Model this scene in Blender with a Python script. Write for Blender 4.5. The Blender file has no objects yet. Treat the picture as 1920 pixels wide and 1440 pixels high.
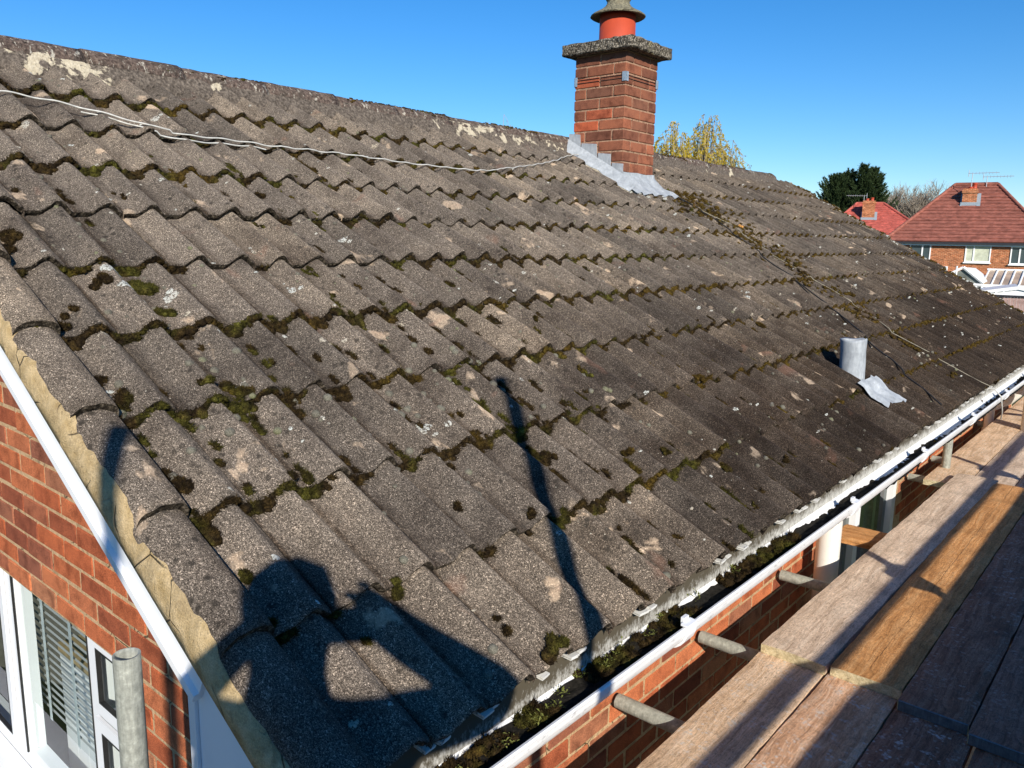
import bpy, bmesh, math, random
import numpy as np
from mathutils import Vector, Matrix, noise as mnoise
random.seed(7); rng = np.random.default_rng(7)
S = bpy.context.scene
COL = S.collection
R = math.radians

# ------------------------------------------------------------------ camera
CAM = Vector((0.943119, -1.152234, 0.904195))
M = ((0.7601, 0.6496, 0.0177), (-0.1302, 0.1256, 0.9835), (-0.6367, 0.7498, -0.18))
cd = bpy.data.cameras.new("camera"); cam = bpy.data.objects.new("camera", cd); COL.objects.link(cam)
mw = Matrix((M[0], M[1], tuple(-v for v in M[2]))).transposed().to_4x4(); mw.translation = CAM
cam.matrix_world = mw
cd.sensor_width = 36; cd.lens = 36 * 1492.75 / 1920; cd.clip_start = 0.01; cd.clip_end = 3000
S.camera = cam

# ------------------------------------------------------------------ sky, sun, exposure
SUN_DIR = Vector((-0.731, 0.524, -0.438)).normalized()      # the way the light travels
SUN_EL = math.asin(-SUN_DIR.z)
W = bpy.data.worlds.new("World"); S.world = W; W.use_nodes = True
wt = W.node_tree; wt.nodes.clear()
sky = wt.nodes.new("ShaderNodeTexSky"); sky.sky_type = 'NISHITA'; sky.sun_disc = False
sky.sun_elevation = SUN_EL; sky.sun_rotation = math.atan2(-SUN_DIR.x, -SUN_DIR.y)
sky.altitude = 0; sky.air_density = 1.0; sky.dust_density = 0.0; sky.ozone_density = 6.0
bgn = wt.nodes.new("ShaderNodeBackground"); bgn.inputs[1].default_value = 0.108
wo = wt.nodes.new("ShaderNodeOutputWorld")
hs = wt.nodes.new('ShaderNodeHueSaturation'); hs.inputs['Saturation'].default_value = 1.23; hs.inputs['Hue'].default_value = 0.503
wt.links.new(sky.outputs[0], hs.inputs['Color']); wt.links.new(hs.outputs[0], bgn.inputs[0]); wt.links.new(bgn.outputs[0], wo.inputs[0])
sl = bpy.data.lights.new("sun", 'SUN'); sl.energy = 5.0; sl.angle = R(0.53); sl.color = (1.0, 0.93, 0.82)
so = bpy.data.objects.new("sun", sl); COL.objects.link(so)
so.rotation_euler = SUN_DIR.to_track_quat('-Z', 'Y').to_euler(); so.location = (8, -6, 8)
S.view_settings.view_transform = 'Standard'; S.view_settings.look = 'None'
S.view_settings.exposure = 0.40; S.view_settings.gamma = 1.0; S.view_settings.use_curve_mapping = False
S.cycles.max_bounces = 6; S.cycles.diffuse_bounces = 3; S.cycles.glossy_bounces = 3
S.cycles.transmission_bounces = 6; S.cycles.transparent_max_bounces = 8

# ------------------------------------------------------------------ node helpers
class NT:
    def __init__(self, name):
        self.m = bpy.data.materials.new(name); self.m.use_nodes = True
        self.t = self.m.node_tree; self.t.nodes.clear()
        self.out = self.t.nodes.new("ShaderNodeOutputMaterial")
        self.p = self.t.nodes.new("ShaderNodeBsdfPrincipled")
        self.t.links.new(self.p.outputs[0], self.out.inputs[0])
    def n(self, typ, **kw):
        nd = self.t.nodes.new(typ)
        for k, v in kw.items(): setattr(nd, k, v)
        return nd
    def link(self, a, b): self.t.links.new(a, b)
    def val(self, sock, v):
        if hasattr(v, 'is_linked') or isinstance(v, bpy.types.NodeSocket): self.link(v, sock)
        else: sock.default_value = v
    def pos(self): return self.n("ShaderNodeNewGeometry").outputs['Position']
    def objc(self): return self.n("ShaderNodeTexCoord").outputs['Object']
    def rand(self): return self.n("ShaderNodeObjectInfo").outputs['Random']
    def scale(self, v, s, rot=(0, 0, 0)):
        mp = self.n("ShaderNodeMapping"); self.link(v, mp.inputs[0]); mp.inputs['Scale'].default_value = s
        mp.inputs['Rotation'].default_value = rot; return mp.outputs[0]
    def addv(self, v, off):
        a = self.n("ShaderNodeVectorMath", operation='ADD'); self.link(v, a.inputs[0]); self.val(a.inputs[1], off); return a.outputs[0]
    def noise(self, v, scale, detail=2, rough=.5, dist=0):
        nd = self.n("ShaderNodeTexNoise"); self.link(v, nd.inputs['Vector']); nd.inputs['Scale'].default_value = scale
        nd.inputs['Detail'].default_value = detail; nd.inputs['Roughness'].default_value = rough
        nd.inputs['Distortion'].default_value = dist; return nd.outputs['Fac']
    def vor(self, v, scale, feature='F1', out='Distance'):
        nd = self.n("ShaderNodeTexVoronoi", feature=feature); self.link(v, nd.inputs['Vector']); nd.inputs['Scale'].default_value = scale
        return nd.outputs[out]
    def ramp(self, f, stops, interp='LINEAR'):
        nd = self.n("ShaderNodeValToRGB"); self.link(f, nd.inputs[0]); cr = nd.color_ramp; cr.interpolation = interp
        while len(cr.elements) < len(stops): cr.elements.new(.5)
        for e, (p, c) in zip(cr.elements, stops):
            e.position = p; e.color = (*c, 1) if isinstance(c, tuple) else (c, c, c, 1)
        return nd.outputs[0]
    def mix(self, f, a, b, mode='MIX'):
        nd = self.n("ShaderNodeMix", data_type='RGBA', blend_type=mode); self.val(nd.inputs[0], f)
        for s, v in ((nd.inputs[6], a), (nd.inputs[7], b)):
            if isinstance(v, tuple): s.default_value = (*v, 1)
            else: self.link(v, s)
        return nd.outputs[2]
    def math(self, op, a, b=0.0, clamp=False):
        nd = self.n("ShaderNodeMath", operation=op, use_clamp=clamp); self.val(nd.inputs[0], a); self.val(nd.inputs[1], b); return nd.outputs[0]
    def xyz(self, v):
        nd = self.n("ShaderNodeSeparateXYZ"); self.link(v, nd.inputs[0]); return nd.outputs
    def bump(self, h, dist=.002, strength=1.0):
        nd = self.n("ShaderNodeBump"); nd.inputs['Distance'].default_value = dist; nd.inputs['Strength'].default_value = strength
        self.link(h, nd.inputs['Height']); self.link(nd.outputs[0], self.p.inputs['Normal'])
    def base(self, c):
        if isinstance(c, tuple): self.p.inputs['Base Color'].default_value = (*c, 1)
        else: self.link(c, self.p.inputs['Base Color'])
    def set(self, rough=.8, spec=.3, metal=0.0):
        self.val(self.p.inputs['Roughness'], rough); self.p.inputs['Specular IOR Level'].default_value = spec
        self.p.inputs['Metallic'].default_value = metal
        return self.m

def simple(name, c, rough=.7, spec=.3, metal=0, var=.25, sc=30, bump=0):
    t = NT(name); v = t.pos(); n = t.noise(v, sc, 4, .6)
    dark = tuple(x * (1 - var) for x in c); lite = tuple(min(1, x * (1 + var)) for x in c)
    t.base(t.ramp(n, [(.3, dark), (.7, lite)]))
    if bump: t.bump(n, bump, 1)
    return t.set(rough, spec, metal)

# ------------------------------------------------------------------ materials
def m_concrete_tile():
    t = NT("weathered_concrete_tile"); v = t.pos(); x, y, z = t.xyz(v)
    g1 = t.noise(v, 520, 2, .65); g2 = t.vor(v, 360, out='Color'); g3 = t.noise(v, 130, 3, .65)
    gv = t.xyz(g2)[0]
    grain = t.ramp(g1, [(.32, (.020, .017, .015)), (.45, (.098, .083, .071)), (.58, (.196, .170, .146)), (.72, (.46, .41, .355))])
    spk = t.ramp(gv, [(.0, .42), (.5, .95), (.86, 1.15), (.95, 2.1)], 'LINEAR')
    c = t.mix(1.0, grain, spk, 'MULTIPLY')
    # slow weathering of the face
    w = t.noise(v, 3.2, 5, .62, .4)
    c = t.mix(1.0, c, t.ramp(w, [(.32, (.58, .56, .55)), (.5, (.95, .94, .92)), (.68, (1.25, 1.22, 1.17))]), 'MULTIPLY')
    # black algae low down and far off, plus sun-angle dimming painted in; ragged limit
    lowz = t.math('MULTIPLY', t.math('SUBTRACT', .95, z), 1.35, True)
    fy = t.math('MULTIPLY', t.math('ADD', y, .05), .55, True)
    far = t.math('MULTIPLY', t.math('ADD', y, -3.6), .2, True)
    al_dim = t.math('ADD', t.math('MULTIPLY', lowz, fy), t.math('MULTIPLY', far, .45))
    al_dim = t.math('ADD', al_dim, t.math('MULTIPLY', t.math('SUBTRACT', t.noise(v, 5, 5, .65), .5), 1.3), True)
    al_dim = t.math('MULTIPLY', al_dim, .97, True)
    c = t.mix(al_dim, c, t.mix(1.0, c, (.27, .23, .205), 'MULTIPLY'))
    # grime in the pans and roll feet, with roll shading painted in; broken by weather
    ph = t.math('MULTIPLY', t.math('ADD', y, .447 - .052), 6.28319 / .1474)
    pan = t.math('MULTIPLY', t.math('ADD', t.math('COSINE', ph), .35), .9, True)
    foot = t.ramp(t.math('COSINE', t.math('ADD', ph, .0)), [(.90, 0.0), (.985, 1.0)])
    grime_shade = t.math('MULTIPLY', pan, t.math('MULTIPLY', t.ramp(t.noise(t.scale(v, (1, 1.6, 1)), 4.5, 5, .7), [(.34, .0), (.58, .85)]), t.math('ADD', t.math('MULTIPLY', fy, .65), .6)), True)
    grime_shade = t.math('MAXIMUM', grime_shade, t.math('MULTIPLY', foot, t.ramp(t.noise(v, 9, 4, .7), [(.36, .25), (.55, .9)])))
    c = t.mix(grime_shade, c, t.mix(1.0, c, (.34, .30, .27), 'MULTIPLY'))
    # dark algae dots
    d = t.vor(t.addv(v, (3.1, .2, 1.7)), 26); dn = t.noise(v, 2.4, 2)
    dm = t.math('MULTIPLY', t.ramp(d, [(.12, 1.0), (.26, 0.0)]), t.ramp(dn, [(.40, 0.0), (.58, .8)]))
    c = t.mix(dm, c, (.03, .026, .022))
    # cream worn patches where the face has spalled
    pn = t.noise(t.scale(v, (1, 1.5, 1)), 6.5, 4, .55, .3)
    pm = t.math('MULTIPLY', t.ramp(pn, [(.645, 0.0), (.69, 1.0)]), .85)
    pc = t.mix(t.noise(v, 30, 2), (.34, .25, .18), (.42, .35, .27))
    c = t.mix(pm, c, t.mix(.5, pc, t.mix(1.0, pc, spk, 'MULTIPLY')))
    rn = t.noise(t.addv(v, (5, 3, 1)), 4.3, 3, .6, .6)
    c = t.mix(t.math('MULTIPLY', t.ramp(rn, [(.66, 0.0), (.74, 1.0)]), .3), c, (.27, .14, .10))
    # white pin-head lichen
    l = t.vor(t.addv(v, (.7, 4, 2)), 55); ln = t.noise(v, 5, 3)
    lm = t.math('MULTIPLY', t.ramp(l, [(.07, 1.0), (.12, 0.0)]), t.ramp(ln, [(.56, 0.0), (.64, .8)]))
    c = t.mix(lm, c, (.5, .48, .42))
    r = t.rand(); c = t.mix(1.0, c, t.ramp(r, [(0, (.66, .65, .64)), (.3, (.92, .90, .88)), (.65, (1.05, 1.02, .98)), (1, (1.28, 1.22, 1.12))]), 'MULTIPLY')
    t.base(c)
    t.p.inputs['Diffuse Roughness'].default_value = 1.0
    h = t.math('ADD', t.math('MULTIPLY', g1, .7), t.math('ADD', t.math('MULTIPLY', gv, .25), t.math('MULTIPLY', g3, .8)))
    t.bump(h, .0028, .9)
    return t.set(.95, .12)

def m_ridge():
    t = NT("lichen_crusted_ridge_tile"); v = t.pos()
    n = t.noise(v, 60, 5, .7); c = t.ramp(n, [(.3, (.022, .018, .015)), (.5, (.115, .083, .068)), (.72, (.26, .20, .16))])
    w = t.noise(v, 7, 4, .6); c = t.mix(t.ramp(w, [(.5, 0.0), (.62, .7)]), c, t.mix(n, (.03, .025, .02), (.12, .10, .08)))
    l = t.noise(t.scale(v, (1, 2.2, 1)), 22, 5, .7); c = t.mix(t.ramp(l, [(.565, 0.0), (.62, .9)]), c, (.5, .46, .38))
    t.base(c); t.bump(n, .012, 1); return t.set(.95, .1)

def m_brick(name, stops, joint=False, sc=1.0, grain=True):
    t = NT(name); v = t.pos(); r = t.rand()
    c = t.ramp(r, stops, 'LINEAR')
    n = t.noise(v, 260, 3, .7); n2 = t.noise(v, 14, 4, .6)
    c = t.mix(1.0, c, t.ramp(n, [(.35, .62), (.5, 1.0), (.68, 1.45)]), 'MULTIPLY')
    c = t.mix(1.0, c, t.ramp(n2, [(.3, (.55, .50, .49)), (.52, (1, 1, 1)), (.75, (1.2, 1.18, 1.12))]), 'MULTIPLY')
    t.base(c); t.bump(n, .0012, .8); return t.set(.9, .15)

def m_wood(name, a, b, speck=0.0, grain=55, stain=.5, crack=None, knot=None):
    t = NT(name); v = t.objc(); x, y, z = t.xyz(v)
    warp = t.noise(v, 3.0, 3, .5); vw = t.addv(v, (0, 0, 0))
    cx = t.n("ShaderNodeCombineXYZ"); t.link(t.math('ADD', x, t.math('MULTIPLY', warp, .06)), cx.inputs[0]); t.link(y, cx.inputs[1]); t.link(z, cx.inputs[2]); vw = cx.outputs[0]
    g = t.noise(t.scale(vw, (grain, 3.2, grain)), 1.0, 7, .68, .5)
    f = t.noise(t.scale(vw, (420, 30, 420)), 1, 4, .78)
    sc = t.noise(t.scale(v, (90, 55, 90)), 1, 5, .8, 1.5)
    c = t.ramp(g, [(.30, tuple(q * .62 for q in a)), (.46, a), (.66, b)])
    c = t.mix(1.0, c, t.ramp(f, [(.3, .62), (.5, 1.0), (.7, 1.3)]), 'MULTIPLY')
    c = t.mix(1.0, c, t.ramp(sc, [(.36, .55), (.47, 1.0), (.64, 1.2)]), 'MULTIPLY')
    big = t.noise(v, 5, 5, .65, .6)
    c = t.mix(1.0, c, t.ramp(big, [(.3, 1 - stain * .7), (.55, 1.0), (.75, 1.15)]), 'MULTIPLY')
    if crack is not None:
        w = t.noise(t.scale(v, (1, 1, 1)), 7, 4, .7); d = t.math('ABSOLUTE', t.math('SUBTRACT', t.math('ADD', x, t.math('MULTIPLY', t.math('SUBTRACT', w, .5), .03)), crack))
        c = t.mix(t.math('MULTIPLY', t.ramp(t.math('MULTIPLY', d, 100), [(.04, .9), (.16, 0.0)]), t.ramp(t.noise(v, 5, 3), [(.38, .1), (.52, 1.0)])), c, (.03, .018, .01))
    if knot:
        kx, ky = knot; dx = t.math('MULTIPLY', t.math('SUBTRACT', x, kx), 1.6); dy = t.math('SUBTRACT', y, ky); r = t.math('SQRT', t.math('ADD', t.math('MULTIPLY', dx, dx), t.math('MULTIPLY', dy, dy)))
        c = t.mix(t.ramp(t.math('MULTIPLY', r, 10), [(.12, .85), (.26, 0.0)]), c, (.07, .035, .018))
        rg = t.math('SINE', t.math('MULTIPLY', r, 480)); c = t.mix(t.math('MULTIPLY', t.ramp(t.math('MULTIPLY', r, 10), [(.3, .55), (1.0, 0.0)]), t.ramp(rg, [(.3, 1.0), (.6, 0.0)])), c, tuple(q * .4 for q in a))
    if speck:
        s1 = t.vor(v, 52); s2 = t.noise(v, 5, 5, .75)
        sm = t.math('MULTIPLY', t.ramp(s1, [(.2, 1.0), (.36, 0.0)]), t.ramp(s2, [(.48, 0.0), (.60, speck)]))
        s3 = t.noise(v, 24, 7, .78); s4 = t.noise(v, 6, 4, .65); sm = t.math('MAXIMUM', sm, t.math('MULTIPLY', t.ramp(s3, [(.55, 0.0), (.63, .85)]), t.ramp(s4, [(.50, 0.0), (.60, speck)])))
        c = t.mix(sm, c, (.60, .58, .54))
    t.base(c); t.bump(t.math('ADD', t.math('MULTIPLY', f, .6), t.math('ADD', g, t.math('MULTIPLY', sc, .6))), .003, .8)
    return t.set(.85, .2)

def m_moss():
    t = NT("moss"); v = t.pos()
    f = t.noise(v, 330, 3, .75); n = t.noise(v, 42, 4, .65); g = t.noise(v, 5.5, 3, .6); y = t.xyz(v)[1]
    brown = t.ramp(n, [(.30, (.010, .007, .005)), (.46, (.024, .016, .008)), (.58, (.044, .029, .011)), (.70, (.075, .048, .016))])
    green = t.ramp(n, [(.30, (.014, .012, .005)), (.48, (.042, .038, .009)), (.60, (.075, .070, .014)), (.72, (.12, .115, .028))])
    ochre = t.ramp(n, [(.30, (.020, .012, .005)), (.48, (.060, .038, .009)), (.62, (.105, .068, .014)), (.74, (.13, .055, .018))])
    c = t.mix(t.ramp(g, [(.50, 0.0), (.60, 1.0)]), brown, green)
    o = t.math('ADD', t.math('SUBTRACT', t.noise(t.addv(v, (4, 4, 4)), 3.5, 3, .6), .56), t.math('MULTIPLY', t.math('SUBTRACT', y, .6), .045))
    c = t.mix(t.ramp(o, [(.0, 0.0), (.10, .85)]), c, ochre)
    c = t.mix(1.0, c, t.ramp(f, [(.32, .3), (.5, .95), (.68, 2.1)]), 'MULTIPLY')
    t.base(c); t.bump(f, .004, 1); return t.set(1.0, .05)

def m_grey_moss():
    t = NT("grey_cushion_moss"); v = t.pos(); f = t.noise(v, 420, 3, .7); n = t.noise(v, 9, 3)
    c = t.ramp(n, [(.35, (.11, .10, .08)), (.55, (.165, .155, .12)), (.68, (.15, .155, .075))])
    c = t.mix(1.0, c, t.ramp(f, [(.3, .45), (.7, 1.7)]), 'MULTIPLY'); t.base(c); t.bump(f, .003, 1); return t.set(1, .05)

def m_lichen():
    t = NT("pale_crust_lichen"); v = t.pos(); f = t.noise(v, 240, 4, .7); n = t.noise(v, 5, 2)
    c = t.ramp(n, [(.35, (.42, .36, .27)), (.5, (.50, .49, .43)), (.65, (.52, .54, .50))])
    c = t.mix(1.0, c, t.ramp(f, [(.32, .55), (.6, 1.1)]), 'MULTIPLY'); t.base(c); t.bump(f, .002, 1); t.link(t.ramp(t.noise(v, 150, 5, .7), [(.44, 0.0), (.50, 1.0)]), t.p.inputs['Alpha']); return t.set(.95, .1)

def m_mortar(name, a, b, sc=40):
    t = NT(name); v = t.pos(); n = t.noise(v, sc, 5, .65); f = t.noise(v, 320, 3, .7)
    big = t.noise(v, 6, 4, .6)
    c = t.ramp(n, [(.32, a), (.62, b)]); c = t.mix(1.0, c, t.ramp(f, [(.3, .72), (.7, 1.22)]), 'MULTIPLY')
    c = t.mix(t.ramp(big, [(.56, 0.0), (.72, .6)]), c, (.16, .12, .075))
    ck = t.vor(t.addv(v, (0, 0, 0)), 9, 'DISTANCE_TO_EDGE'); cm = t.math('MULTIPLY', t.ramp(ck, [(.0, 1.0), (.018, 0.0)]), t.ramp(t.noise(v, 8, 3), [(.48, 0.0), (.56, .85)]))
    c = t.mix(cm, c, (.05, .04, .03)); st = t.noise(v, 17, 5, .7); c = t.mix(t.ramp(st, [(.58, 0.0), (.68, .5)]), c, tuple(q * .45 for q in a))
    t.base(c); t.bump(t.math('ADD', n, t.math('ADD', t.math('MULTIPLY', f, .4), t.math('MULTIPLY', cm, -.8))), .012, 1); return t.set(.95, .12)

def m_plastic(name, c, dirt=.0, rough=.35):
    t = NT(name); v = t.pos(); n = t.noise(v, 9, 6, .7); f = t.noise(t.scale(v, (1, .35, 1)), 70, 5, .75)
    col = t.mix(t.ramp(n, [(.35, .0), (.8, .18)]), c, tuple(x * .7 for x in c))
    if dirt:
        col = t.mix(t.math('MULTIPLY', t.ramp(f, [(.56, 0.0), (.64, 1.0)]), dirt), col, (.09, .075, .055))
    t.base(col); return t.set(rough, .4)

def m_pebble():
    t = NT("pebbly_concrete"); v = t.pos(); c1 = t.xyz(t.vor(v, 85, out='Color'))[0]; d = t.vor(v, 85); n = t.noise(v, 9, 4, .6)
    c = t.ramp(c1, [(.0, (.08, .068, .054)), (.3, (.2, .175, .135)), (.7, (.34, .30, .24)), (1.0, (.6, .55, .45))], 'CONSTANT')
    c = t.mix(1.0, c, t.ramp(d, [(.2, 1.1), (.6, .45)]), 'MULTIPLY'); c = t.mix(t.ramp(n, [(.58, 0.0), (.68, .6)]), c, (.26, .22, .09))
    t.base(c); t.bump(t.math('SUBTRACT', 1.0, d), .006, 1); return t.set(.95, .1)
def m_fascia():
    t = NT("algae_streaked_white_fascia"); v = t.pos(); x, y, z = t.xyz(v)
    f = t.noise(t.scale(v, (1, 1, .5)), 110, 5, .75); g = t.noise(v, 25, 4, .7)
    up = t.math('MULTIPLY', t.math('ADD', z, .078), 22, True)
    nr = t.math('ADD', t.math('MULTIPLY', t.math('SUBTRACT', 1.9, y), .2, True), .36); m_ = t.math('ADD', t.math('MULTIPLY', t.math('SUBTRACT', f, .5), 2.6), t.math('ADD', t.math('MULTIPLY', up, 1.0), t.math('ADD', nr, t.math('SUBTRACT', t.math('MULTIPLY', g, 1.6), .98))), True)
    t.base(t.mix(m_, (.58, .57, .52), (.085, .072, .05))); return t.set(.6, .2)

def m_metal(name, c, rough=.45, metal=.6, sc=60):
    t = NT(name); v = t.pos(); n = t.noise(v, sc, 5, .7); s = t.noise(t.scale(v, (1, 1, .12)), 160, 4, .7)
    col = t.ramp(n, [(.3, tuple(x * .6 for x in c)), (.6, c), (.78, tuple(min(1, x * 1.6) for x in c))])
    col = t.mix(1.0, col, t.ramp(s, [(.3, .75), (.7, 1.2)]), 'MULTIPLY')
    t.base(col); t.bump(n, .001, .6); return t.set(rough, .4, metal)

def m_lead():
    t = NT("oxidised_lead"); v = t.pos(); n = t.noise(v, 22, 5, .65); s = t.noise(t.scale(v, (1, 1, .25)), 60, 4, .7)
    c = t.ramp(n, [(.3, (.27, .29, .31)), (.55, (.35, .375, .395)), (.75, (.44, .46, .48))])
    c = t.mix(1.0, c, t.ramp(s, [(.3, .8), (.7, 1.15)]), 'MULTIPLY'); t.base(c); t.bump(n, .002, .4); return t.set(.62, .3, .0)

def m_glass(name="window_glass", tint=(.9, .95, .95)):
    m = bpy.data.materials.new(name); m.use_nodes = True; m.use_transparent_shadow = True; t = m.node_tree; t.nodes.clear()
    o = t.nodes.new("ShaderNodeOutputMaterial"); mx = t.nodes.new("ShaderNodeMixShader"); tr = t.nodes.new("ShaderNodeBsdfTransparent")
    gl = t.nodes.new("ShaderNodeBsdfGlossy"); lw = t.nodes.new("ShaderNodeLayerWeight"); lw.inputs[0].default_value = .5; pw = t.nodes.new("ShaderNodeMath"); pw.operation = 'POWER'; pw.inputs[1].default_value = 4.0; t.links.new(lw.outputs['Facing'], pw.inputs[0]); fr = t.nodes.new("ShaderNodeMath"); fr.operation = 'MULTIPLY_ADD'; fr.inputs[1].default_value = .7; fr.inputs[2].default_value = .06; t.links.new(pw.outputs[0], fr.inputs[0])
    tr.inputs[0].default_value = (*tint, 1); gl.inputs['Roughness'].default_value = .01
    t.links.new(fr.outputs[0], mx.inputs[0]); t.links.new(tr.outputs[0], mx.inputs[1]); t.links.new(gl.outputs[0], mx.inputs[2]); t.links.new(mx.outputs[0], o.inputs[0])
    return m

def m_leaf(name, a, b, trans=.3):
    t = NT(name); r = t.noise(t.pos(), 3.0, 3, .7); c = t.ramp(r, [(.3, a), (.7, b)]); t.base(c)
    m = t.set(.7, .2)
    tl = t.n("ShaderNodeBsdfTranslucent"); t.link(c, tl.inputs[0]); mx = t.n("ShaderNodeMixShader"); mx.inputs[0].default_value = trans
    t.link(t.p.outputs[0], mx.inputs[1]); t.link(tl.outputs[0], mx.inputs[2]); t.link(mx.outputs[0], t.out.inputs[0]); return m

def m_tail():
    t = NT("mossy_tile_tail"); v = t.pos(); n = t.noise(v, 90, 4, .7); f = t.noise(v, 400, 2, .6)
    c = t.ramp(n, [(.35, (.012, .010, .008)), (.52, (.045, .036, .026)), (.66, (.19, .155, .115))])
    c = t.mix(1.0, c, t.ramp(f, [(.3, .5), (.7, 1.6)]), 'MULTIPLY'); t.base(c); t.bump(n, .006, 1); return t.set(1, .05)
MAT = dict(
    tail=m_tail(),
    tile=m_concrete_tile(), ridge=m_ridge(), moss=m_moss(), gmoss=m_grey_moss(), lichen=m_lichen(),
    gbrick=m_brick("sanded_red_brick", [(0, (.20, .06, .034)), (.3, (.40, .105, .042)), (.6, (.46, .15, .065)), (.8, (.21, .07, .045)), (1, (.44, .19, .095))]),
    cbrick=m_brick("dark_chimney_brick", [(0, (.15, .06, .038)), (.35, (.22, .083, .048)), (.65, (.31, .108, .058)), (.85, (.17, .078, .05)), (1, (.42, .10, .045))]),
    mortar=m_mortar("buff_mortar", (.52, .34, .18), (.66, .46, .27), 60),
    cmortar=m_mortar("chimney_mortar", (.36, .21, .13), (.48, .30, .20), 60),
    verge=m_mortar("sandy_verge_mortar", (.40, .285, .135), (.58, .44, .25), 26),
    ridgemortar=m_mortar("pale_ridge_mortar", (.36, .31, .21), (.60, .53, .40), 20),
    white=m_plastic("white_upvc", (.80, .81, .82)), gutter=m_plastic("weathered_white_gutter", (.78, .78, .77), .35),
    pipew=m_plastic("cream_white_pipe", (.74, .72, .66), .1), fascia=m_fascia(),
    galv=m_metal("galvanised_steel", (.36, .37, .32), .55, .12), lead=m_lead(),
    slab=m_pebble(),
    cowl=m_mortar("lichened_concrete", (.09, .085, .065), (.33, .30, .20), 75),
    pot=simple("terracotta", (.42, .062, .028), .55, .35, 0, .08, 12),
    glass=m_glass(), dark=simple("dark_interior", (.02, .02, .022), .9, .1), steel=m_metal("zinc_bracket", (.55, .62, .66), .4, .6),
    cable=simple("grey_white_cable", (.50, .49, .45), .6, .3, 0, .25, 40), blackcable=simple("black_cable", (.02, .02, .02), .5, .3),
    under=simple("black_underlay", (.02, .018, .017), .95, .05), soil=simple("gutter_silt", (.016, .014, .011), .9, .15, 0, .6, 80, .006),
)

# ------------------------------------------------------------------ mesh helpers
class MB:
    def __init__(self): self.v = []; self.f = []
    def add(self, vs, fs):
        o = len(self.v); self.v += [tuple(p) for p in vs]; self.f += [tuple(i + o for i in f) for f in fs]
    def box(self, lo, hi): self.obox(Vector([(a + b) / 2 for a, b in zip(lo, hi)]), [(hi[0] - lo[0]) / 2, 0, 0], [0, (hi[1] - lo[1]) / 2, 0], [0, 0, (hi[2] - lo[2]) / 2])
    def obox(self, c, a, b, d):
        c, a, b, d = map(Vector, (c, a, b, d))
        vs = [c + a * i + b * j + d * k for k in (-1, 1) for j in (-1, 1) for i in (-1, 1)]
        fs = [(0, 2, 3, 1), (4, 5, 7, 6), (0, 1, 5, 4), (2, 6, 7, 3), (0, 4, 6, 2), (1, 3, 7, 5)]
        if a.cross(b).dot(d) < 0: fs = [f[::-1] for f in fs]
        self.add(vs, fs)
    def tube(self, pts, r, n=10, cap=True, rs=None):
        pts = [Vector(p) for p in pts]; rings = []
        up = Vector((0, 0, 1)); prev = None
        for i, p in enumerate(pts):
            t = (pts[min(i + 1, len(pts) - 1)] - pts[max(i - 1, 0)]).normalized()
            if prev is None:
                a = t.cross(up if abs(t.z) < .9 else Vector((1, 0, 0))).normalized()
            else:
                a = (prev - t * prev.dot(t)).normalized()
            prev = a; b = t.cross(a); rr = rs[i] if rs else r
            rings.append([p + (a * math.cos(2 * math.pi * k / n) + b * math.sin(2 * math.pi * k / n)) * rr for k in range(n)])
        vs = [q for ring in rings for q in ring]; fs = []
        for i in range(len(pts) - 1):
            for k in range(n):
                k2 = (k + 1) % n; fs.append((i * n + k, i * n + k2, (i + 1) * n + k2, (i + 1) * n + k))
        if cap:
            o = len(vs); vs += rings[0] + rings[-1]; fs += [tuple(range(o, o + n))[::-1], tuple(range(o + n, o + 2 * n))]
        self.add(vs, fs)
    def lathe(self, c, prof, n=32, jit=0):
        c = Vector(c); vs = []; fs = []
        for (r, z) in prof:
            for k in range(n):
                a = 2 * math.pi * k / n; j = 1 + random.uniform(-jit, jit)
                vs.append(c + Vector((r * j * math.cos(a), r * j * math.sin(a), z)))
        for i in range(len(prof) - 1):
            for k in range(n):
                k2 = (k + 1) % n; fs.append((i * n + k, i * n + k2, (i + 1) * n + k2, (i + 1) * n + k))
        self.add(vs, fs)
    def quad(self, *ps): self.add(ps, [tuple(range(len(ps)))])
    def extrude_y(self, prof, ys, closed=True, caps=True):
        n = len(prof); vs = []
        for y in ys: vs += [(px, y, pz) for px, pz in prof]
        fs = []
        for i in range(len(ys) - 1):
            for k in range(n if closed else n - 1):
                k2 = (k + 1) % n; fs.append((i * n + k, i * n + k2, (i + 1) * n + k2, (i + 1) * n + k))
        if caps and closed: fs += [tuple(range(n))[::-1], tuple(range((len(ys) - 1) * n, len(ys) * n))]
        self.add(vs, fs)
    def mesh(self, name, mat, smooth=False):
        me = bpy.data.meshes.new(name); me.from_pydata(self.v, [], self.f); me.update()
        if mat: me.materials.append(mat)
        if smooth: me.polygons.foreach_set('use_smooth', [True] * len(me.polygons))
        return me
    def build(self, name, mat, parent=None, smooth=False): return link(name, self.mesh(name, mat, smooth), parent)

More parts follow.
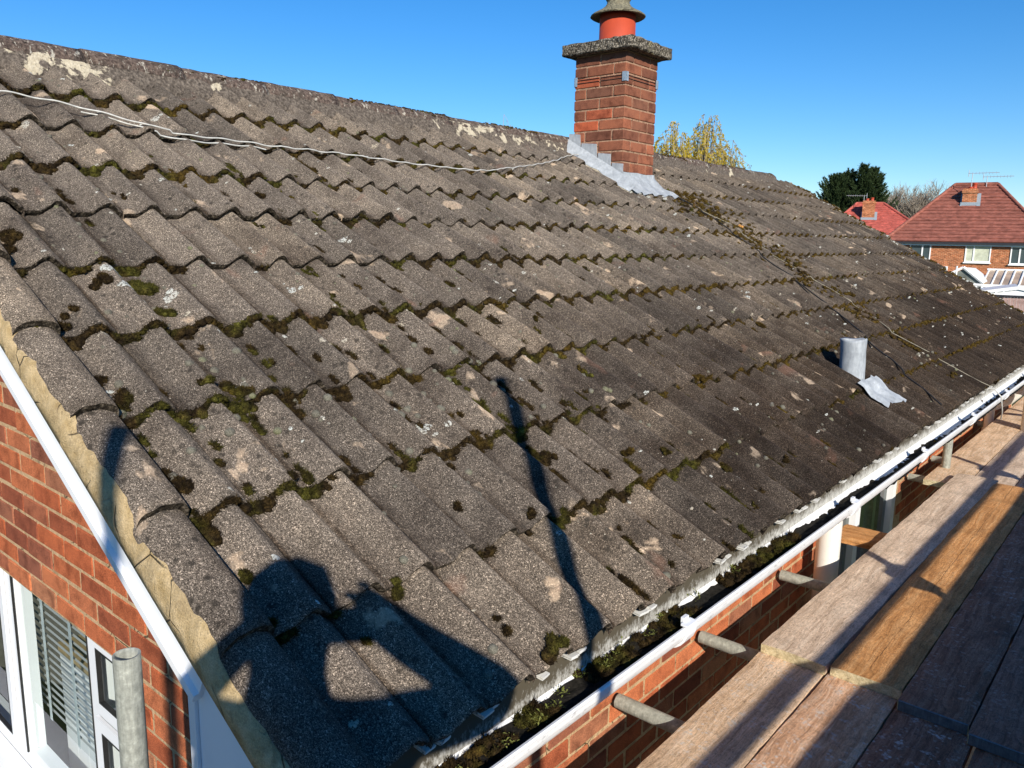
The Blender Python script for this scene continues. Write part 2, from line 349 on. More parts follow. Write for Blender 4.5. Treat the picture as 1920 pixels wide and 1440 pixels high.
def link(name, me, parent=None):
    o = bpy.data.objects.new(name, me); COL.objects.link(o)
    if parent: o.parent = parent
    return o
def np_mesh(name, verts, faces, mat, smooth=True):
    me = bpy.data.meshes.new(name); nv = len(verts); nf = len(faces); k = faces.shape[1]
    me.vertices.add(nv); me.vertices.foreach_set('co', np.asarray(verts, np.float32).ravel())
    me.loops.add(nf * k); me.loops.foreach_set('vertex_index', np.asarray(faces, np.int32).ravel())
    me.polygons.add(nf); me.polygons.foreach_set('loop_start', np.arange(0, nf * k, k, dtype=np.int32))
    me.polygons.foreach_set('use_smooth', np.full(nf, smooth)); me.update(calc_edges=True); me.validate()
    me.materials.append(mat); return me
def tag(o, label=None, cat=None, group=None, kind=None):
    if label: o['label'] = label
    if cat: o['category'] = cat
    if group: o['group'] = group
    if kind: o['kind'] = kind
    return o
def thing(name, label, cat, loc=(0, 0, 0), group=None):
    o = bpy.data.objects.new(name, None); o.location = loc; COL.objects.link(o); o.empty_display_size = .1
    return tag(o, label, cat, group)
def bevel_box(hx, hy, hz, b, jit=0):
    """box about the origin with chamfered edges"""
    bm = bmesh.new(); bmesh.ops.create_cube(bm, size=2)
    for v in bm.verts: v.co = Vector((v.co.x * hx, v.co.y * hy, v.co.z * hz))
    bmesh.ops.bevel(bm, geom=bm.edges[:], offset=b, segments=1, affect='EDGES')
    if jit:
        for v in bm.verts: v.co += Vector((random.uniform(-jit, jit), random.uniform(-jit, jit), random.uniform(-jit, jit)))
    return bm
def bm_mesh(bm, name, mat, smooth=False):
    me = bpy.data.meshes.new(name); bm.to_mesh(me); bm.free(); me.materials.append(mat)
    if smooth: me.polygons.foreach_set('use_smooth', [True] * len(me.polygons))
    return me

# ------------------------------------------------------------------ roof geometry
TH = R(28.457); CT, ST = math.cos(TH), math.sin(TH); TT = ST / CT
Y0, RS = -0.447, 0.1474          # first roll, spacing of rolls
S1, G = 0.328, 0.335             # first course, gauge
APX = -2.98; APZ = -APX * TT; Y1 = 8.6; NROWS = 10
NRM = Vector((ST, 0, CT)); UPS = Vector((-CT, 0, ST))
TH_T = 0.024
def prof(y):
    d = (y - Y0) / RS; d = (d - math.floor(d + .5)) * RS
    w = .049 if d > 0 else .060
    b = (0.5 + .5 * math.cos(math.pi * d / w)) if abs(d) < w else 0
    return -.015 + .043 * b ** .95 - .003 * math.cos(2 * math.pi * d / RS)
def course(s): return 0 if s < S1 else 1 + int((s - S1) / G)
def course_s(i): return 0.0 if i == 0 else S1 + (i - 1) * G
def surf(s, y, off=0.0):
    i = course(s); d = s - course_s(i)
    h = TH_T * (1 - d / G) + prof(y) + off
    return UPS * s + Vector((0, y, 0)) + NRM * h

ground = MB(); ground.quad((-900, -600, -4.6), (700, -600, -4.6), (700, 1200, -4.6), (-900, 1200, -4.6))
tg = NT("grass_ground"); gn = tg.noise(tg.pos(), .6, 6, .6); tg.base(tg.ramp(gn, [(.35, (.035, .05, .018)), (.65, (.07, .085, .03))]))
g = ground.build("ground", tg.set(.95, .1)); tag(g, kind='structure')

pa = MB(); pa.quad((-6, -9, -4.596), (6, -9, -4.596), (6, 14, -4.596), (-6, 14, -4.596)); tag(pa.build('gap_shade_sheet', simple('gap_shade_black', (.028, .028, .028), .95, .1, 0, .4, 40)), kind='structure')  # dark sheet added to paint the shade seen down through the board gaps
# ------------------------------------------------------------------ the house
house = thing("brick_house", "near red brick house under a mossy grey tiled roof with one square chimney", "house", (-2.98, 4, -4.6))
def part(o): o.parent = house; o.matrix_parent_inverse = house.matrix_world.inverted(); return o
bpy.context.view_layer.update()
house_inv = Matrix.Translation((2.98, -4, 4.6))
def hpart(mb, name, mat, smooth=False):
    o = mb.build(name, mat, house, smooth); o.matrix_parent_inverse = house_inv; return o

# roof: the boarding under the tiles, tiles are its pieces
rb = MB()
ze = -.05
pr = [(-.06, ze + .03), (APX, APZ - .05), (2 * APX + .06, ze + .03), (2 * APX + .06, ze - .02), (APX, APZ - .10), (-.06, ze - .02)]
rb.extrude_y(pr, [-.36, Y1 - .03])
roof = hpart(rb, "roof", MAT['under'])

def tile_mesh(u0, u1, rows, seed, L=.415, nu=40):
    """u is measured from a roll crest; v up the slope from the tail"""
    rr = random.Random(seed); nv = rows; vs = []; fs = []
    ph = [rr.uniform(0, 50) for _ in range(3)]
    for j in range(nv + 1):
        for i in range(nu + 1):
            u = u0 + (u1 - u0) * i / nu; v = L * j / nv
            h = prof(Y0 + u)
            h += .0016 * mnoise.noise((u * 22 + ph[0], v * 22, ph[1])) + .0011 * mnoise.noise((u * 70, v * 70 + ph[0], ph[2]))
            edge = min(1, (u1 - u) / .012)
            if u > u1 - .03: h += .0035
            if i == nu: h -= .001
            vv = v
            if j == 0: vv = v + .004 * mnoise.noise((u * 40 + ph[1], 1.3, ph[0])) + .003 * mnoise.noise((u * 120, 5.1, ph[2])); h -= .004
            if j == 1: vv = L * .018
            h += TH_T * (1 - vv / G)
            vs.append((u, vv, h))
    w = nu + 1
    for j in range(nv):
        for i in range(nu):
            a = j * w + i; fs.append((a, a + 1, a + w + 1, a + w))
    o = len(vs)                                        # tail face
    for i in range(nu + 1):
        u, vv, h = vs[i]; vs.append((u, vv + .002 + .0025 * mnoise.noise((u * 90, 2, ph[1])), h - .009))
    for i in range(nu + 1):
        u, vv, h = vs[i]; vs.append((u, vv + .006, h - .019))
    for q in range(2):
        top = (lambda i: i) if q == 0 else (lambda i: o + i)
        bot = o + q * w
        for i in range(nu): fs.append((top(i + 1), top(i), bot + i, bot + i + 1))
    o2 = len(vs)                                        # right and left edges
    for j in range(nv + 1):
        u, v, h = vs[j * w + nu]; vs.append((u - .001, v, h - .018))
    for j in range(nv): fs.append((j * w + nu, o2 + j, o2 + j + 1, (j + 1) * w + nu))
    o3 = len(vs)
    for j in range(nv + 1):
        u, v, h = vs[j * w]; vs.append((u + .001, v, h - .03))
    for j in range(nv): fs.append(((j + 1) * w, o3 + j + 1, o3 + j, j * w))
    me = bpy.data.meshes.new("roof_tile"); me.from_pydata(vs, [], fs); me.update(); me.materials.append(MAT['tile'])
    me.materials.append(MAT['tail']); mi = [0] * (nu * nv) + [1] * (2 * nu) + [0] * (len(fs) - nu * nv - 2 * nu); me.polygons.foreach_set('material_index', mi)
    sm = [True] * (nu * nv) + [False] * (len(fs) - nu * nv); me.polygons.foreach_set('use_smooth', sm)
    return me
GAP = .0016
var_mid = [tile_mesh(-RS + .05 + GAP, RS + .05 - GAP, 22, 10 + k) for k in range(8)]
var_first = [tile_mesh(.0, RS + .05 - GAP, 22, 40 + k) for k in range(4)]
base_rot = Matrix(((0, UPS.x, NRM.x), (1, UPS.y, NRM.y), (0, UPS.z, NRM.z)))
ncol = int((Y1 - Y0) / (2 * RS))
roof_tiles = []
LIFT = {(6, 5): .014, (5, 5): .009, (5, 6): .013, (3, 5): .011, (6, 4): .006, (3, 4): .004, (0, 20): .014, (1, 20): .012, (2, 21): .008, (0, 11): .010}
for i in range(NROWS):
    for k in range(ncol + 1):
        first, last = k == 0, k == ncol
        me = random.choice(var_first if first else var_mid)
        yc = Y0 + 2 * k * RS
        if yc > Y1 - .04: continue
        s = course_s(i) + random.uniform(-.0045, .0045)
        p = UPS * s + Vector((0, yc + random.uniform(-.001, .001), 0)) + NRM * random.uniform(-.0015, .0015)
        lift = LIFT.get((i, k), 0) or (random.random() < .10) * random.uniform(.002, .006)
        rot = Matrix.Rotation(R(random.uniform(-.45, .45)), 3, 'Z') @ Matrix.Rotation(-lift / .33, 3, 'X') @ Matrix.Rotation(R(random.uniform(-.25, .25)), 3, 'Y')
        mt = (base_rot @ rot).to_4x4(); mt.translation = p + NRM * lift
        roof_tiles.append((mt, me))
# the 300 nearest are single tiles, the few left over at the far end one joined piece
def tdist(a): return (a[0].translation - CAM).length
roof_tiles.sort(key=tdist)
for mt, me in roof_tiles[:300]:
    o = link("roof_tile", me, roof); o.matrix_basis = mt
rest = MB()
for mt, me in roof_tiles[300:]:
    rest.add([mt @ v.co for v in me.vertices], [tuple(p.vertices) for p in me.polygons])
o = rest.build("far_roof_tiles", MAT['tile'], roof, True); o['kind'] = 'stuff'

VT = []
for q in range(4):
    vs = []; fs = []; nu, nv = 18, 20; ph = q * 7.7
    for j in range(nv + 1):
        for i in range(nu + 1):
            a = math.pi * i / nu; u = .003 - .053 * math.cos(a); v = .42 * j / nv
            h = .004 + .043 * math.sin(a) ** .7 + .0018 * mnoise.noise((u * 25 + ph, v * 25, 1)) + TH_T * (1 - v / G)
            vv = v + (.004 * mnoise.noise((u * 60, ph, 2)) if j == 0 else 0)
            if j == 0: h -= .003
            vs.append((u, vv, h))
    w = nu + 1
    for j in range(nv):
        for i in range(nu): a = j * w + i; fs.append((a, a + 1, a + w + 1, a + w))
    o = len(vs)
    for i in range(w): u, v, h = vs[i]; vs.append((u * .82, v + .003, max(-.004, h - .017)))
    for i in range(nu): fs.append((i + 1, i, o + i, o + i + 1))
    o = len(vs)
    for (ii, du) in ((0, .002), (nu, -.002)):
        for j in range(nv + 1): u, v, h = vs[j * w + ii]; vs.append((u + du, v, h - .022))
    for j in range(nv): fs.append((j * w, (j + 1) * w, o + j + 1, o + j)); fs.append((j * w + nu, o + w * 0 + nv + 1 + j, o + nv + 1 + j + 1, (j + 1) * w + nu))
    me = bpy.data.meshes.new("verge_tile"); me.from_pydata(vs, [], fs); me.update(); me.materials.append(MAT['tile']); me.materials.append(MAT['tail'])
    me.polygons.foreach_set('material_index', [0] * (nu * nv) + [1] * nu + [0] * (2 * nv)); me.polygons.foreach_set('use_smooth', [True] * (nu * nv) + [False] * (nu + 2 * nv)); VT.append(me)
for i in range(NROWS):
    o = link("verge_tile", VT[i % 4], roof); s = course_s(i) - .004 + random.uniform(-.004, .004)
    mt = (base_rot @ Matrix.Rotation(R(random.uniform(-.5, .5)), 3, 'Z')).to_4x4(); mt.translation = UPS * s + Vector((0, Y0 - .002, 0)) + NRM * .001; o.matrix_basis = mt

# back slope, plain sheet of the same tiles turned away from view
bk = MB(); bk.quad((APX, -.48, APZ), (APX, Y1, APZ), (2 * APX, Y1, 0), (2 * APX, -.48, 0)); bk.build("back_slope", MAT['tile'], roof)

# ridge tiles
y = -.47; RT = .076
while y < 7.95:
    L = .455; yb = min(y + L - .011, 7.98); mb = MB(); n = 14; ys = np.linspace(y, yb, 9); vs = []; fs = []
    ja = random.uniform(-.008, .008)
    for yy in ys:
        for k in range(n + 1):
            a = R(1) + R(178) * k / n; rr_ = RT + .005 * mnoise.noise((a * 3, yy * 14, 3)) + .004 * mnoise.noise((a * 9, yy * 40, 1))
            vs.append((APX + rr_ * 1.32 * math.cos(a), yy, APZ + .004 + ja + rr_ * math.sin(a)))
    for q in range(len(ys) - 1):
        for k in range(n):
            a = q * (n + 1) + k; fs.append((a, a + n + 1, a + n + 2, a + 1))
    o = len(vs)
    for q in (0, len(ys) - 1):                         # end faces
        ring = [q * (n + 1) + k for k in range(n + 1)]; c = len(vs); vs.append((APX, ys[q], APZ - .02))
        for k in range(n): fs.append((c, ring[k], ring[k + 1]) if q == 0 else (c, ring[k + 1], ring[k]))
    mb.add(vs, fs)
    if not (3.98 < (y + yb) / 2 < 4.46): mb.build("ridge_tile", MAT['ridge'], roof, True)
    y += L
# mortar bed under the ridge
mb = MB(); prof_m = []
ys = np.arange(-.47, 8.0, .02); vs = []; fs = []
for q, yy in enumerate(ys):
    e = .006 * mnoise.noise((yy * 9, 0, 2)) + .004 * mnoise.noise((yy * 40, 1, 2))
    base = -APX / CT
    for (ds, h) in ((.150 + e * 2, -.01), (.140 + e * 2, prof(yy) * .0 + .018 + e), (.10, .044 + e), (.06, .075)):
        p = UPS * (base - ds) + Vector((0, yy, 0)) + NRM * h; vs.append(p)
for q in range(len(ys) - 1):
    for k in range(3): a = q * 4 + k; fs.append((a, a + 4, a + 5, a + 1))
mb.add(vs, fs); tr_ = NT("patchy_ridge_mortar"); v_ = tr_.pos(); y_r = tr_.xyz(v_)[1]; n_r = tr_.noise(v_, 7, 5, .65, .4); f_r = tr_.noise(v_, 70, 4, .7)
bare = tr_.math('MAXIMUM', tr_.ramp(tr_.math('MULTIPLY', y_r, .125), [(.0, 1.0), (.055, 1.0), (.075, .0), (1.0, 0.0)]), tr_.ramp(tr_.math('MULTIPLY', y_r, .125), [(.31, 0.0), (.34, 1.0), (.5, 1.0), (.53, 0.0)]))
bm_ = tr_.math('ADD', tr_.math('SUBTRACT', n_r, .62), tr_.math('MULTIPLY', bare, .105)); bm_ = tr_.ramp(bm_, [(.0, 0.0), (.03, 1.0)])
tr_.base(tr_.mix(bm_, tr_.ramp(f_r, [(.3, (.03, .025, .02)), (.5, (.12, .098, .08)), (.7, (.24, .2, .16))]), tr_.ramp(f_r, [(.3, (.40, .34, .24)), (.7, (.60, .53, .40))])))
tr_.bump(f_r, .008, 1); mb.build("ridge_mortar", tr_.set(.95, .1), roof, True)

# verge mortar strips under the outer tiles
def verge(yin, yout, name):
    mb = MB(); ss = np.arange(-.02, -APX / CT, .02); vs = []; fs = []; sg = 1 if yout > yin else -1
    for s in ss:
        i = course(max(s, 0)); d = max(s, 0) - course_s(i); top = TH_T * (1 - d / G) - .006
        low = -.022 - .040 * max(0, min(1, (1.35 - s) / 1.2))
        e = .009 * mnoise.noise((s * 7, sg, 0)) + .006 * mnoise.noise((s * 27, sg, 4)) + .003 * mnoise.noise((s * 90, sg, 2))
        kk = max(0, min(1, s / .5)) if sg < 0 else .3
        for (yy, h) in ((yin, top + .034 * kk + e), (yout - sg * (.006 - e * .4), top + (.026 * kk) + e * 1.4), (yout + sg * (.004 + e * .6), (top + low) / 2), (yout + sg * (.001 + e * .15), low + e * .3), (yin - sg * .05, low - .004)):
            vs.append(UPS * s + Vector((0, yy, 0)) + NRM * h)
    n = 5
    for q in range(len(ss) - 1):
        for k in range(n - 1):
            a = q * n + k; f = (a, a + n, a + n + 1, a + 1); fs.append(f if sg > 0 else f[::-1])
    mb.add(vs, fs); return mb.build(name, MAT['verge'], roof, True)
verge(Y0 - .040, -.508, "verge_mortar"); verge(Y1 - .04, Y1 + .02, "verge_mortar")

# bargeboard: face slightly dipping away from the tile line towards the eave, grooved lower edge
def barge(y_out, y_in, tag_=''):
    mb = MB(); ss = [.34, .6, 1.0, 1.4, 2.2, -APX / CT - .02]
    def offs(s): return -.020 - .040 * max(0, min(1, (1.35 - s) / 1.2))
    vs = []; fs = []
    for s in ss:
        u = offs(s)
        for yy, h in ((y_out, u - .002), (y_out, u - .045), (y_out - .010, u - .049), (y_out - .010, u - .066), (y_in, u - .066), (y_in, u - .002)):
            vs.append(UPS * s + Vector((0, yy, 0)) + NRM * h)
    n = 6
    for q in range(len(ss) - 1):
        for k in range(n): k2 = (k + 1) % n; fs.append((q * n + k, (q + 1) * n + k, (q + 1) * n + k2, q * n + k2))
    fs += [tuple(range(n)), tuple(range((len(ss) - 1) * n, len(ss) * n))[::-1]]
    mb.add(vs, fs); return mb
o = hpart(barge(-.503, -.480), "bargeboard", MAT['white'])
sof = MB(); sof.quad(UPS * .3 + Vector((0, -.478, 0)) + NRM * -.125, UPS * 3.38 + Vector((0, -.478, 0)) + NRM * -.085, UPS * 3.38 + Vector((0, -.2, 0)) + NRM * -.085, UPS * .3 + Vector((0, -.2, 0)) + NRM * -.125)
hpart(sof, "soffit", MAT['white'])
# box end that closes the eave
bx = MB()
def onp(X, dn): z = -X * TT; return z + dn / CT
vs = [(-.366, -.490), (-.02, -.490)]
xs = np.linspace(-.372, -.025, 8); top = [(x, onp(x, -.064)) for x in xs]
poly = [(x, -.492, z) for x, z in top] + [(-.025, -.492, -.30), (-.372, -.492, -.30)]
bk = [(x, -.462, z) for x, y_, z in poly]
bx.add(poly + bk, [tuple(range(10))[::-1], tuple(range(10, 20))] + [(i, (i + 1) % 10, 10 + (i + 1) % 10, 10 + i) for i in range(10)])
be = hpart(bx, "box_end", MAT['white'])
cs = MB(); cs.box((-.398, -.499, -.36), (-.374, -.462, .072)); cs.build("corner_trim", MAT['white'], be)

# ------------------------------------------------------------------ walls of single bricks
BRK = [bm_mesh(bevel_box(.1062, .051, .0316, .003, .0014), "brick", MAT['gbrick']) for _ in range(4)]
BRH = [bm_mesh(bevel_box(.051, .051, .0325, .004, .0012), "brick", MAT['gbrick']) for _ in range(2)]
WY = -.22; WX = -.36
WIN = (-3.6, -1.335, -1.2825, -.384)        # gable window opening x0,x1,z0,z1
gw = MB(); gx0 = -5.6
def roofz(X): return -X * TT if X > APX else (APZ - (APX - X) * TT)
def gwall_box(x0, x1, z0, z1): gw.box((x0, WY + .0012, z0), (x1, WY + .10, z1))
# mortar backing with the window left open
gwall_box(WIN[1], WX, -4.6, -.16); gwall_box(gx0, WIN[0], -4.6, -.16); gwall_box(WIN[0], WIN[1], -4.6, WIN[2]); gwall_box(WIN[0], WIN[1], WIN[3], -.16)
gw.add([(gx0, WY + .0012, -.16), (WX, WY + .0012, -.16), (WX, WY + .0012, -.0), (APX, WY + .0012, APZ - .14), (gx0, WY + .0012, -.0)], [(0, 1, 2, 3, 4)])
gable = hpart(gw, "gable_wall", MAT['mortar'])
zb = -.082; nb = 0
for c in range(-26, 22):
    z = zb - .0375 + c * .075
    if z < -1.8 or z > 1.2: continue
    off = -1.751 + .1125 + (.1125 if c % 2 else 0)
    for k in range(-9, 9):
        X = off + .225 * k
        if X + .1075 > WX or X < -3.5 or z + .03 > roofz(X + .1) - .10 or z < roofz(X) - 2.3: continue
        if X - .1 < WIN[1] and X + .1075 > WIN[0] and z + .033 > WIN[2] and z - .033 < WIN[3]:
            if X + .1075 - WIN[1] > .12:                # cut brick at the reveal
                o = link("brick", random.choice(BRH), gable); o.location = (X + .056, WY + .051 - .002, z)
            continue
        o = link("brick", random.choice(BRK), gable)
        o.location = (X + random.uniform(-.002, .002), WY + .051 - random.uniform(.0, .004), z + random.uniform(-.001, .001)); nb += 1

fw = MB(); fw.box((WX - .10, WY + .1, -4.6), (WX - .001, 2.95, -.05)); fw.box((WX - .10, 4.2, -4.6), (WX - .001, Y1 - .1, -.05))
fw.box((WX - .10, 2.95, -4.6), (WX - .006, 4.2, -1.6)); fw.box((WX - .10, 2.95, -.42), (WX - .006, 4.2, -.05))
front = hpart(fw, "front_wall", MAT['mortar'])
for c in range(12):
    z = -.62 + .075 * 2 - .0375 - c * .075
    off = .80 + (.1125 if c % 2 else 0)
    for k in range(-5, 36):
        yy = off + .225 * k
        if yy < -.1 or yy > Y1 - .25 or 2.85 < yy < 4.3 or (yy > 4.2 and c > 6): continue
        o = link("brick", random.choice(BRK), front); o.rotation_euler = (0, 0, math.pi / 2)
        o.location = (WX - .051 + random.uniform(0, .004), yy + random.uniform(-.002, .002), z)
fr = MB(); fr.box((WX - .04, 2.95, -1.6), (WX + .012, 3.01, -.42)); fr.box((WX - .04, 4.13, -1.6), (WX + .012, 4.2, -.42)); fr.box((WX - .04, 3.01, -.48), (WX + .008, 4.13, -.42)); fr.box((WX - .04, 3.40, -1.6), (WX + .01, 3.48, -.48))
fwin = hpart(fr, "window", MAT['white'])
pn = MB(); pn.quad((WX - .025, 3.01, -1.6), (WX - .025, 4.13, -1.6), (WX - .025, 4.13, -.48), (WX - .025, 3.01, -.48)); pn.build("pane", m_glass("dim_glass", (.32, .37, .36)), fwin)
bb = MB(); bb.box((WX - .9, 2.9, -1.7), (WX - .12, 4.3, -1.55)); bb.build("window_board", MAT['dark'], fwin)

# gable window
FY0, FY1 = WY + .045, WY + .115
fm = MB()
def fbar(x0, x1, z0, z1, d0=0, d1=0): fm.box((x0, FY0 - d0, z0), (x1, FY1 + d1, z1))
fbar(WIN[0], WIN[1] - .001, WIN[3] - .055, WIN[3]); fbar(WIN[0], WIN[1] - .001, WIN[2], WIN[2] + .065)
fbar(-1.388, -1.336, WIN[2] + .065, WIN[3] - .055); fbar(-1.752, -1.692, WIN[2] + .065, WIN[3] - .055); fbar(-2.56, -2.472, WIN[2] + .065, WIN[3] - .055)
win = hpart(fm, "window", MAT['white'])
def sash(x0, x1, z0, z1, w=.045, d=.014):
    m = MB()
    m.box((x0, FY0 - d, z0), (x0 + w, FY0 - .002, z1)); m.box((x1 - w, FY0 - d, z0), (x1, FY0 - .002, z1))
    m.box((x0 + w, FY0 - d, z0), (x1 - w, FY0 - .002, z0 + w)); m.box((x0 + w, FY0 - d, z1 - w), (x1 - w, FY0 - .002, z1)); m.build("sash", MAT['white'], win)
    gk = MB(); e = .006
    gk.box((x0 + w, FY0 - d - .001, z0 + w), (x0 + w + e, FY0, z1 - w)); gk.box((x1 - w - e, FY0 - d - .001, z0 + w), (x1 - w, FY0, z1 - w))
    gk.box((x0 + w + e, FY0 - d - .001, z0 + w), (x1 - w - e, FY0, z0 + w + e)); gk.box((x0 + w + e, FY0 - d - .001, z1 - w - e), (x1 - w - e, FY0, z1 - w)); gk.build("gasket", MAT['blackcable'], win)
sash(-1.70, -1.382, -.69, -.40); sash(-1.70, -1.382, WIN[2] + .05, -.712); sash(-3.4, -2.55, WIN[2] + .05, -.40)
for (x0, x1) in ((-1.692, -1.388), (-2.472, -1.752), (-3.5, -2.56)):
    m = MB(); m.quad((x0, FY0 + .02, WIN[2] + .06), (x1, FY0 + .02, WIN[2] + .06), (x1, FY0 + .02, WIN[3] - .05), (x0, FY0 + .02, WIN[3] - .05)); m.build("pane", MAT['glass'], win)
for x in (-2.474, -1.757):
    gk = MB(); gk.box((x, FY0 - .003, WIN[2] + .065), (x + .007, FY0 + .004, WIN[3] - .055)); gk.build("gasket", MAT['blackcable'], win)
slm = simple("blind_slat", (.36, .37, .37), .5, .3, 0, .05)
sl0 = MB(); sl0.obox((0, 0, 0), (.50, 0, 0), (0, .0031, .0015), (0, -.0004, .0012)); slme = sl0.mesh("blind_slat", slm)
for k in range(20):
    z = -.42 - .034 * k
    if z > -1.1: o = link("blind_slat", slme, win); o.location = (-2.25, FY1 + .03, z)
tp = MB()
for x in (-2.44, -2.16): tp.box((x - .012, FY1 + .017, -1.1), (x + .012, FY1 + .0185, -.42))
tp.build("blind_tape", simple("grey_tape", (.42, .46, .47), .7), win)
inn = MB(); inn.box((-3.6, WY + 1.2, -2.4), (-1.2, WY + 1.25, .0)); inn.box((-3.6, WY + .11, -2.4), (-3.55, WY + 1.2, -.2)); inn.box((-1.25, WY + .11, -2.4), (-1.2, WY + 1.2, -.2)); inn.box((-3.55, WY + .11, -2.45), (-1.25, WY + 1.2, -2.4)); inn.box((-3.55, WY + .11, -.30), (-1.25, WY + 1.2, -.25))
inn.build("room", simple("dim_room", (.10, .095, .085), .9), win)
wp = MB()
for k in range(7): wp.box((-2.50 + .115 * k, FY1 + .09, -1.6), (-2.50 + .115 * k + .112, FY1 + .10, -.86 + .014 * k))
wp.build("white_panel", MAT['white'], win)
sb = MB(); sb.box((-2.5, FY1 + .085, -.845), (-1.7, FY1 + .18, -.80)); sb.build("inner_sill", simple("wood_sill", (.34, .25, .13), .6), win)
si = MB(); si.box((WIN[0], WY - .10, WIN[2] - .05), (WIN[1] - .002, FY0 - .003, WIN[2] + .006)); si.build("sill", MAT['white'], win)

# ------------------------------------------------------------------ fascia and gutter
fa = MB(); fa.box((-.052, -.46, -.155), (-.036, Y1 - .02, -.012)); hpart(fa, "fascia", MAT['fascia'])
sf = MB(); sf.box((WX - .02, -.46, -.15), (-.053, Y1 - .02, -.14)); hpart(sf, "soffit", MAT['white'])
# comb filler strip that shows in the pans under the tile tails
def estrip():
    m = MB(); m.box((-.034, -.019, -.0022), (.000, .019, .0022)); m.box((-.034, -.017, -.0075), (-.0035, .020, -.005)); return m.mesh("eaves_strip", m_plastic('grubby_white_strip', (.66, .65, .61), .8, .6))
ESM = estrip(); yy = -.44
while yy < Y1 - .1:
    c = Y0 + (round((yy - Y0) / RS - .5) + .5) * RS
    for dy in (-.020, .016):
        if random.random() < .42: continue
        o = link("eaves_strip", ESM, house); o.matrix_parent_inverse = house_inv; o.location = (random.uniform(-.006, .006), c + dy + random.uniform(-.004, .004), -.012 + random.uniform(-.003, .002)); o.rotation_euler = (random.uniform(-.05, .05), random.uniform(-.05, .18), random.uniform(-.12, .12)); o.scale = (random.uniform(.8, 1.15), random.uniform(.5, 1.15), 1)
    yy += RS
GX, GZ, GR = .014, -.072, .056
pf = []
for k in range(15): a = math.pi + math.pi * k / 14; pf.append((GX + GR * math.cos(a), GZ + GR * math.sin(a) * 1.02))
pf += [(GX + GR + .001, GZ + .004), (GX + GR - .002, GZ + .008), (GX + GR - .008, GZ + .007), (GX + GR - .009, GZ + .001)]
for k in range(14, -1, -1): a = math.pi + math.pi * k / 14; pf.append((GX + (GR - .0035) * math.cos(a), GZ + (GR - .0035) * math.sin(a) * 1.0 + .0005))
gu = MB(); gu.extrude_y(pf, list(np.linspace(-.52, Y1 + .06, 12)))
gutter = hpart(gu, "gutter", MAT['gutter'])
for yb in (-.30, .60, 1.92, 2.95, 4.05, 5.1, 6.3, 7.4, 8.3):
    b = MB(); q = []
    for k in range(13): a = math.pi + math.pi * k / 12; q.append((GX + (GR + .007) * math.cos(a), GZ + (GR + .007) * math.sin(a)))
    q += [(GX + GR + .006, GZ + .014), (GX + GR - .014, GZ + .016), (GX + GR - .014, GZ + .010), (GX + GR + .001, GZ + .0092)]
    for k in range(12, -1, -1): a = math.pi + math.pi * k / 12; q.append((GX + (GR + .001) * math.cos(a), GZ + (GR + .001) * math.sin(a)))
    b.extrude_y(q, [yb - .024, yb + .024]); b.box((GX + GR - .022, yb - .010, GZ + .010), (GX + GR - .012, yb + .014, GZ + .026))
    b.build("bracket", MAT['white'], gutter)
# silt in the gutter
ys = np.arange(-.5, Y1 + .05, .02); vs = []; fs = []; n = 9
for yy in ys:
    fill = -.030 + .014 * max(0, min(1, 1.8 - yy)) + .016 * mnoise.noise((yy * 1.7, 3, 1)) - .012 * max(0, min(1, (yy - 2) / 2))
    for k in range(n):
        t = k / (n - 1); h = fill + .010 * mnoise.noise((yy * 18, t * 6, 2)) + .006 * mnoise.noise((yy * 60, t * 18, 5))
        vs.append((GX - GR * .80 + t * GR * 1.6, yy, GZ + h - .006))
for q in range(len(ys) - 1):
    for k in range(n - 1): a = q * n + k; fs.append((a, a + 1, a + n + 1, a + n))
m = MB(); m.add(vs, fs); silt = m.build("gutter_silt", MAT['soil'], None, True); tag(silt, "black wet silt lying along the gutter", "silt", kind='stuff')

# pipes on the front wall
sp = MB(); sp.tube([(-.235, 2.60, -4.6), (-.235, 2.60, -.24)], .055, 20); hpart(sp, "soil_pipe", MAT['pipew'], True)
dp = MB(); dp.tube([(GX, 6.55, -.125), (GX, 6.55, -.2), (-.12, 6.55, -.36), (-.25, 6.55, -.46), (-.25, 6.55, -4.6)], .036, 14)
dpo = hpart(dp, "downpipe", MAT['pipew'], True)
d2 = MB(); d2.tube([(-.25, 6.55, -.62), (-.25, 6.55, -.66)], .045, 14); d2.tube([(GX, 6.55, -.11), (GX, 6.55, -.17)], .046, 14); d2.build("pipe_collar", MAT['white'], dpo, True)

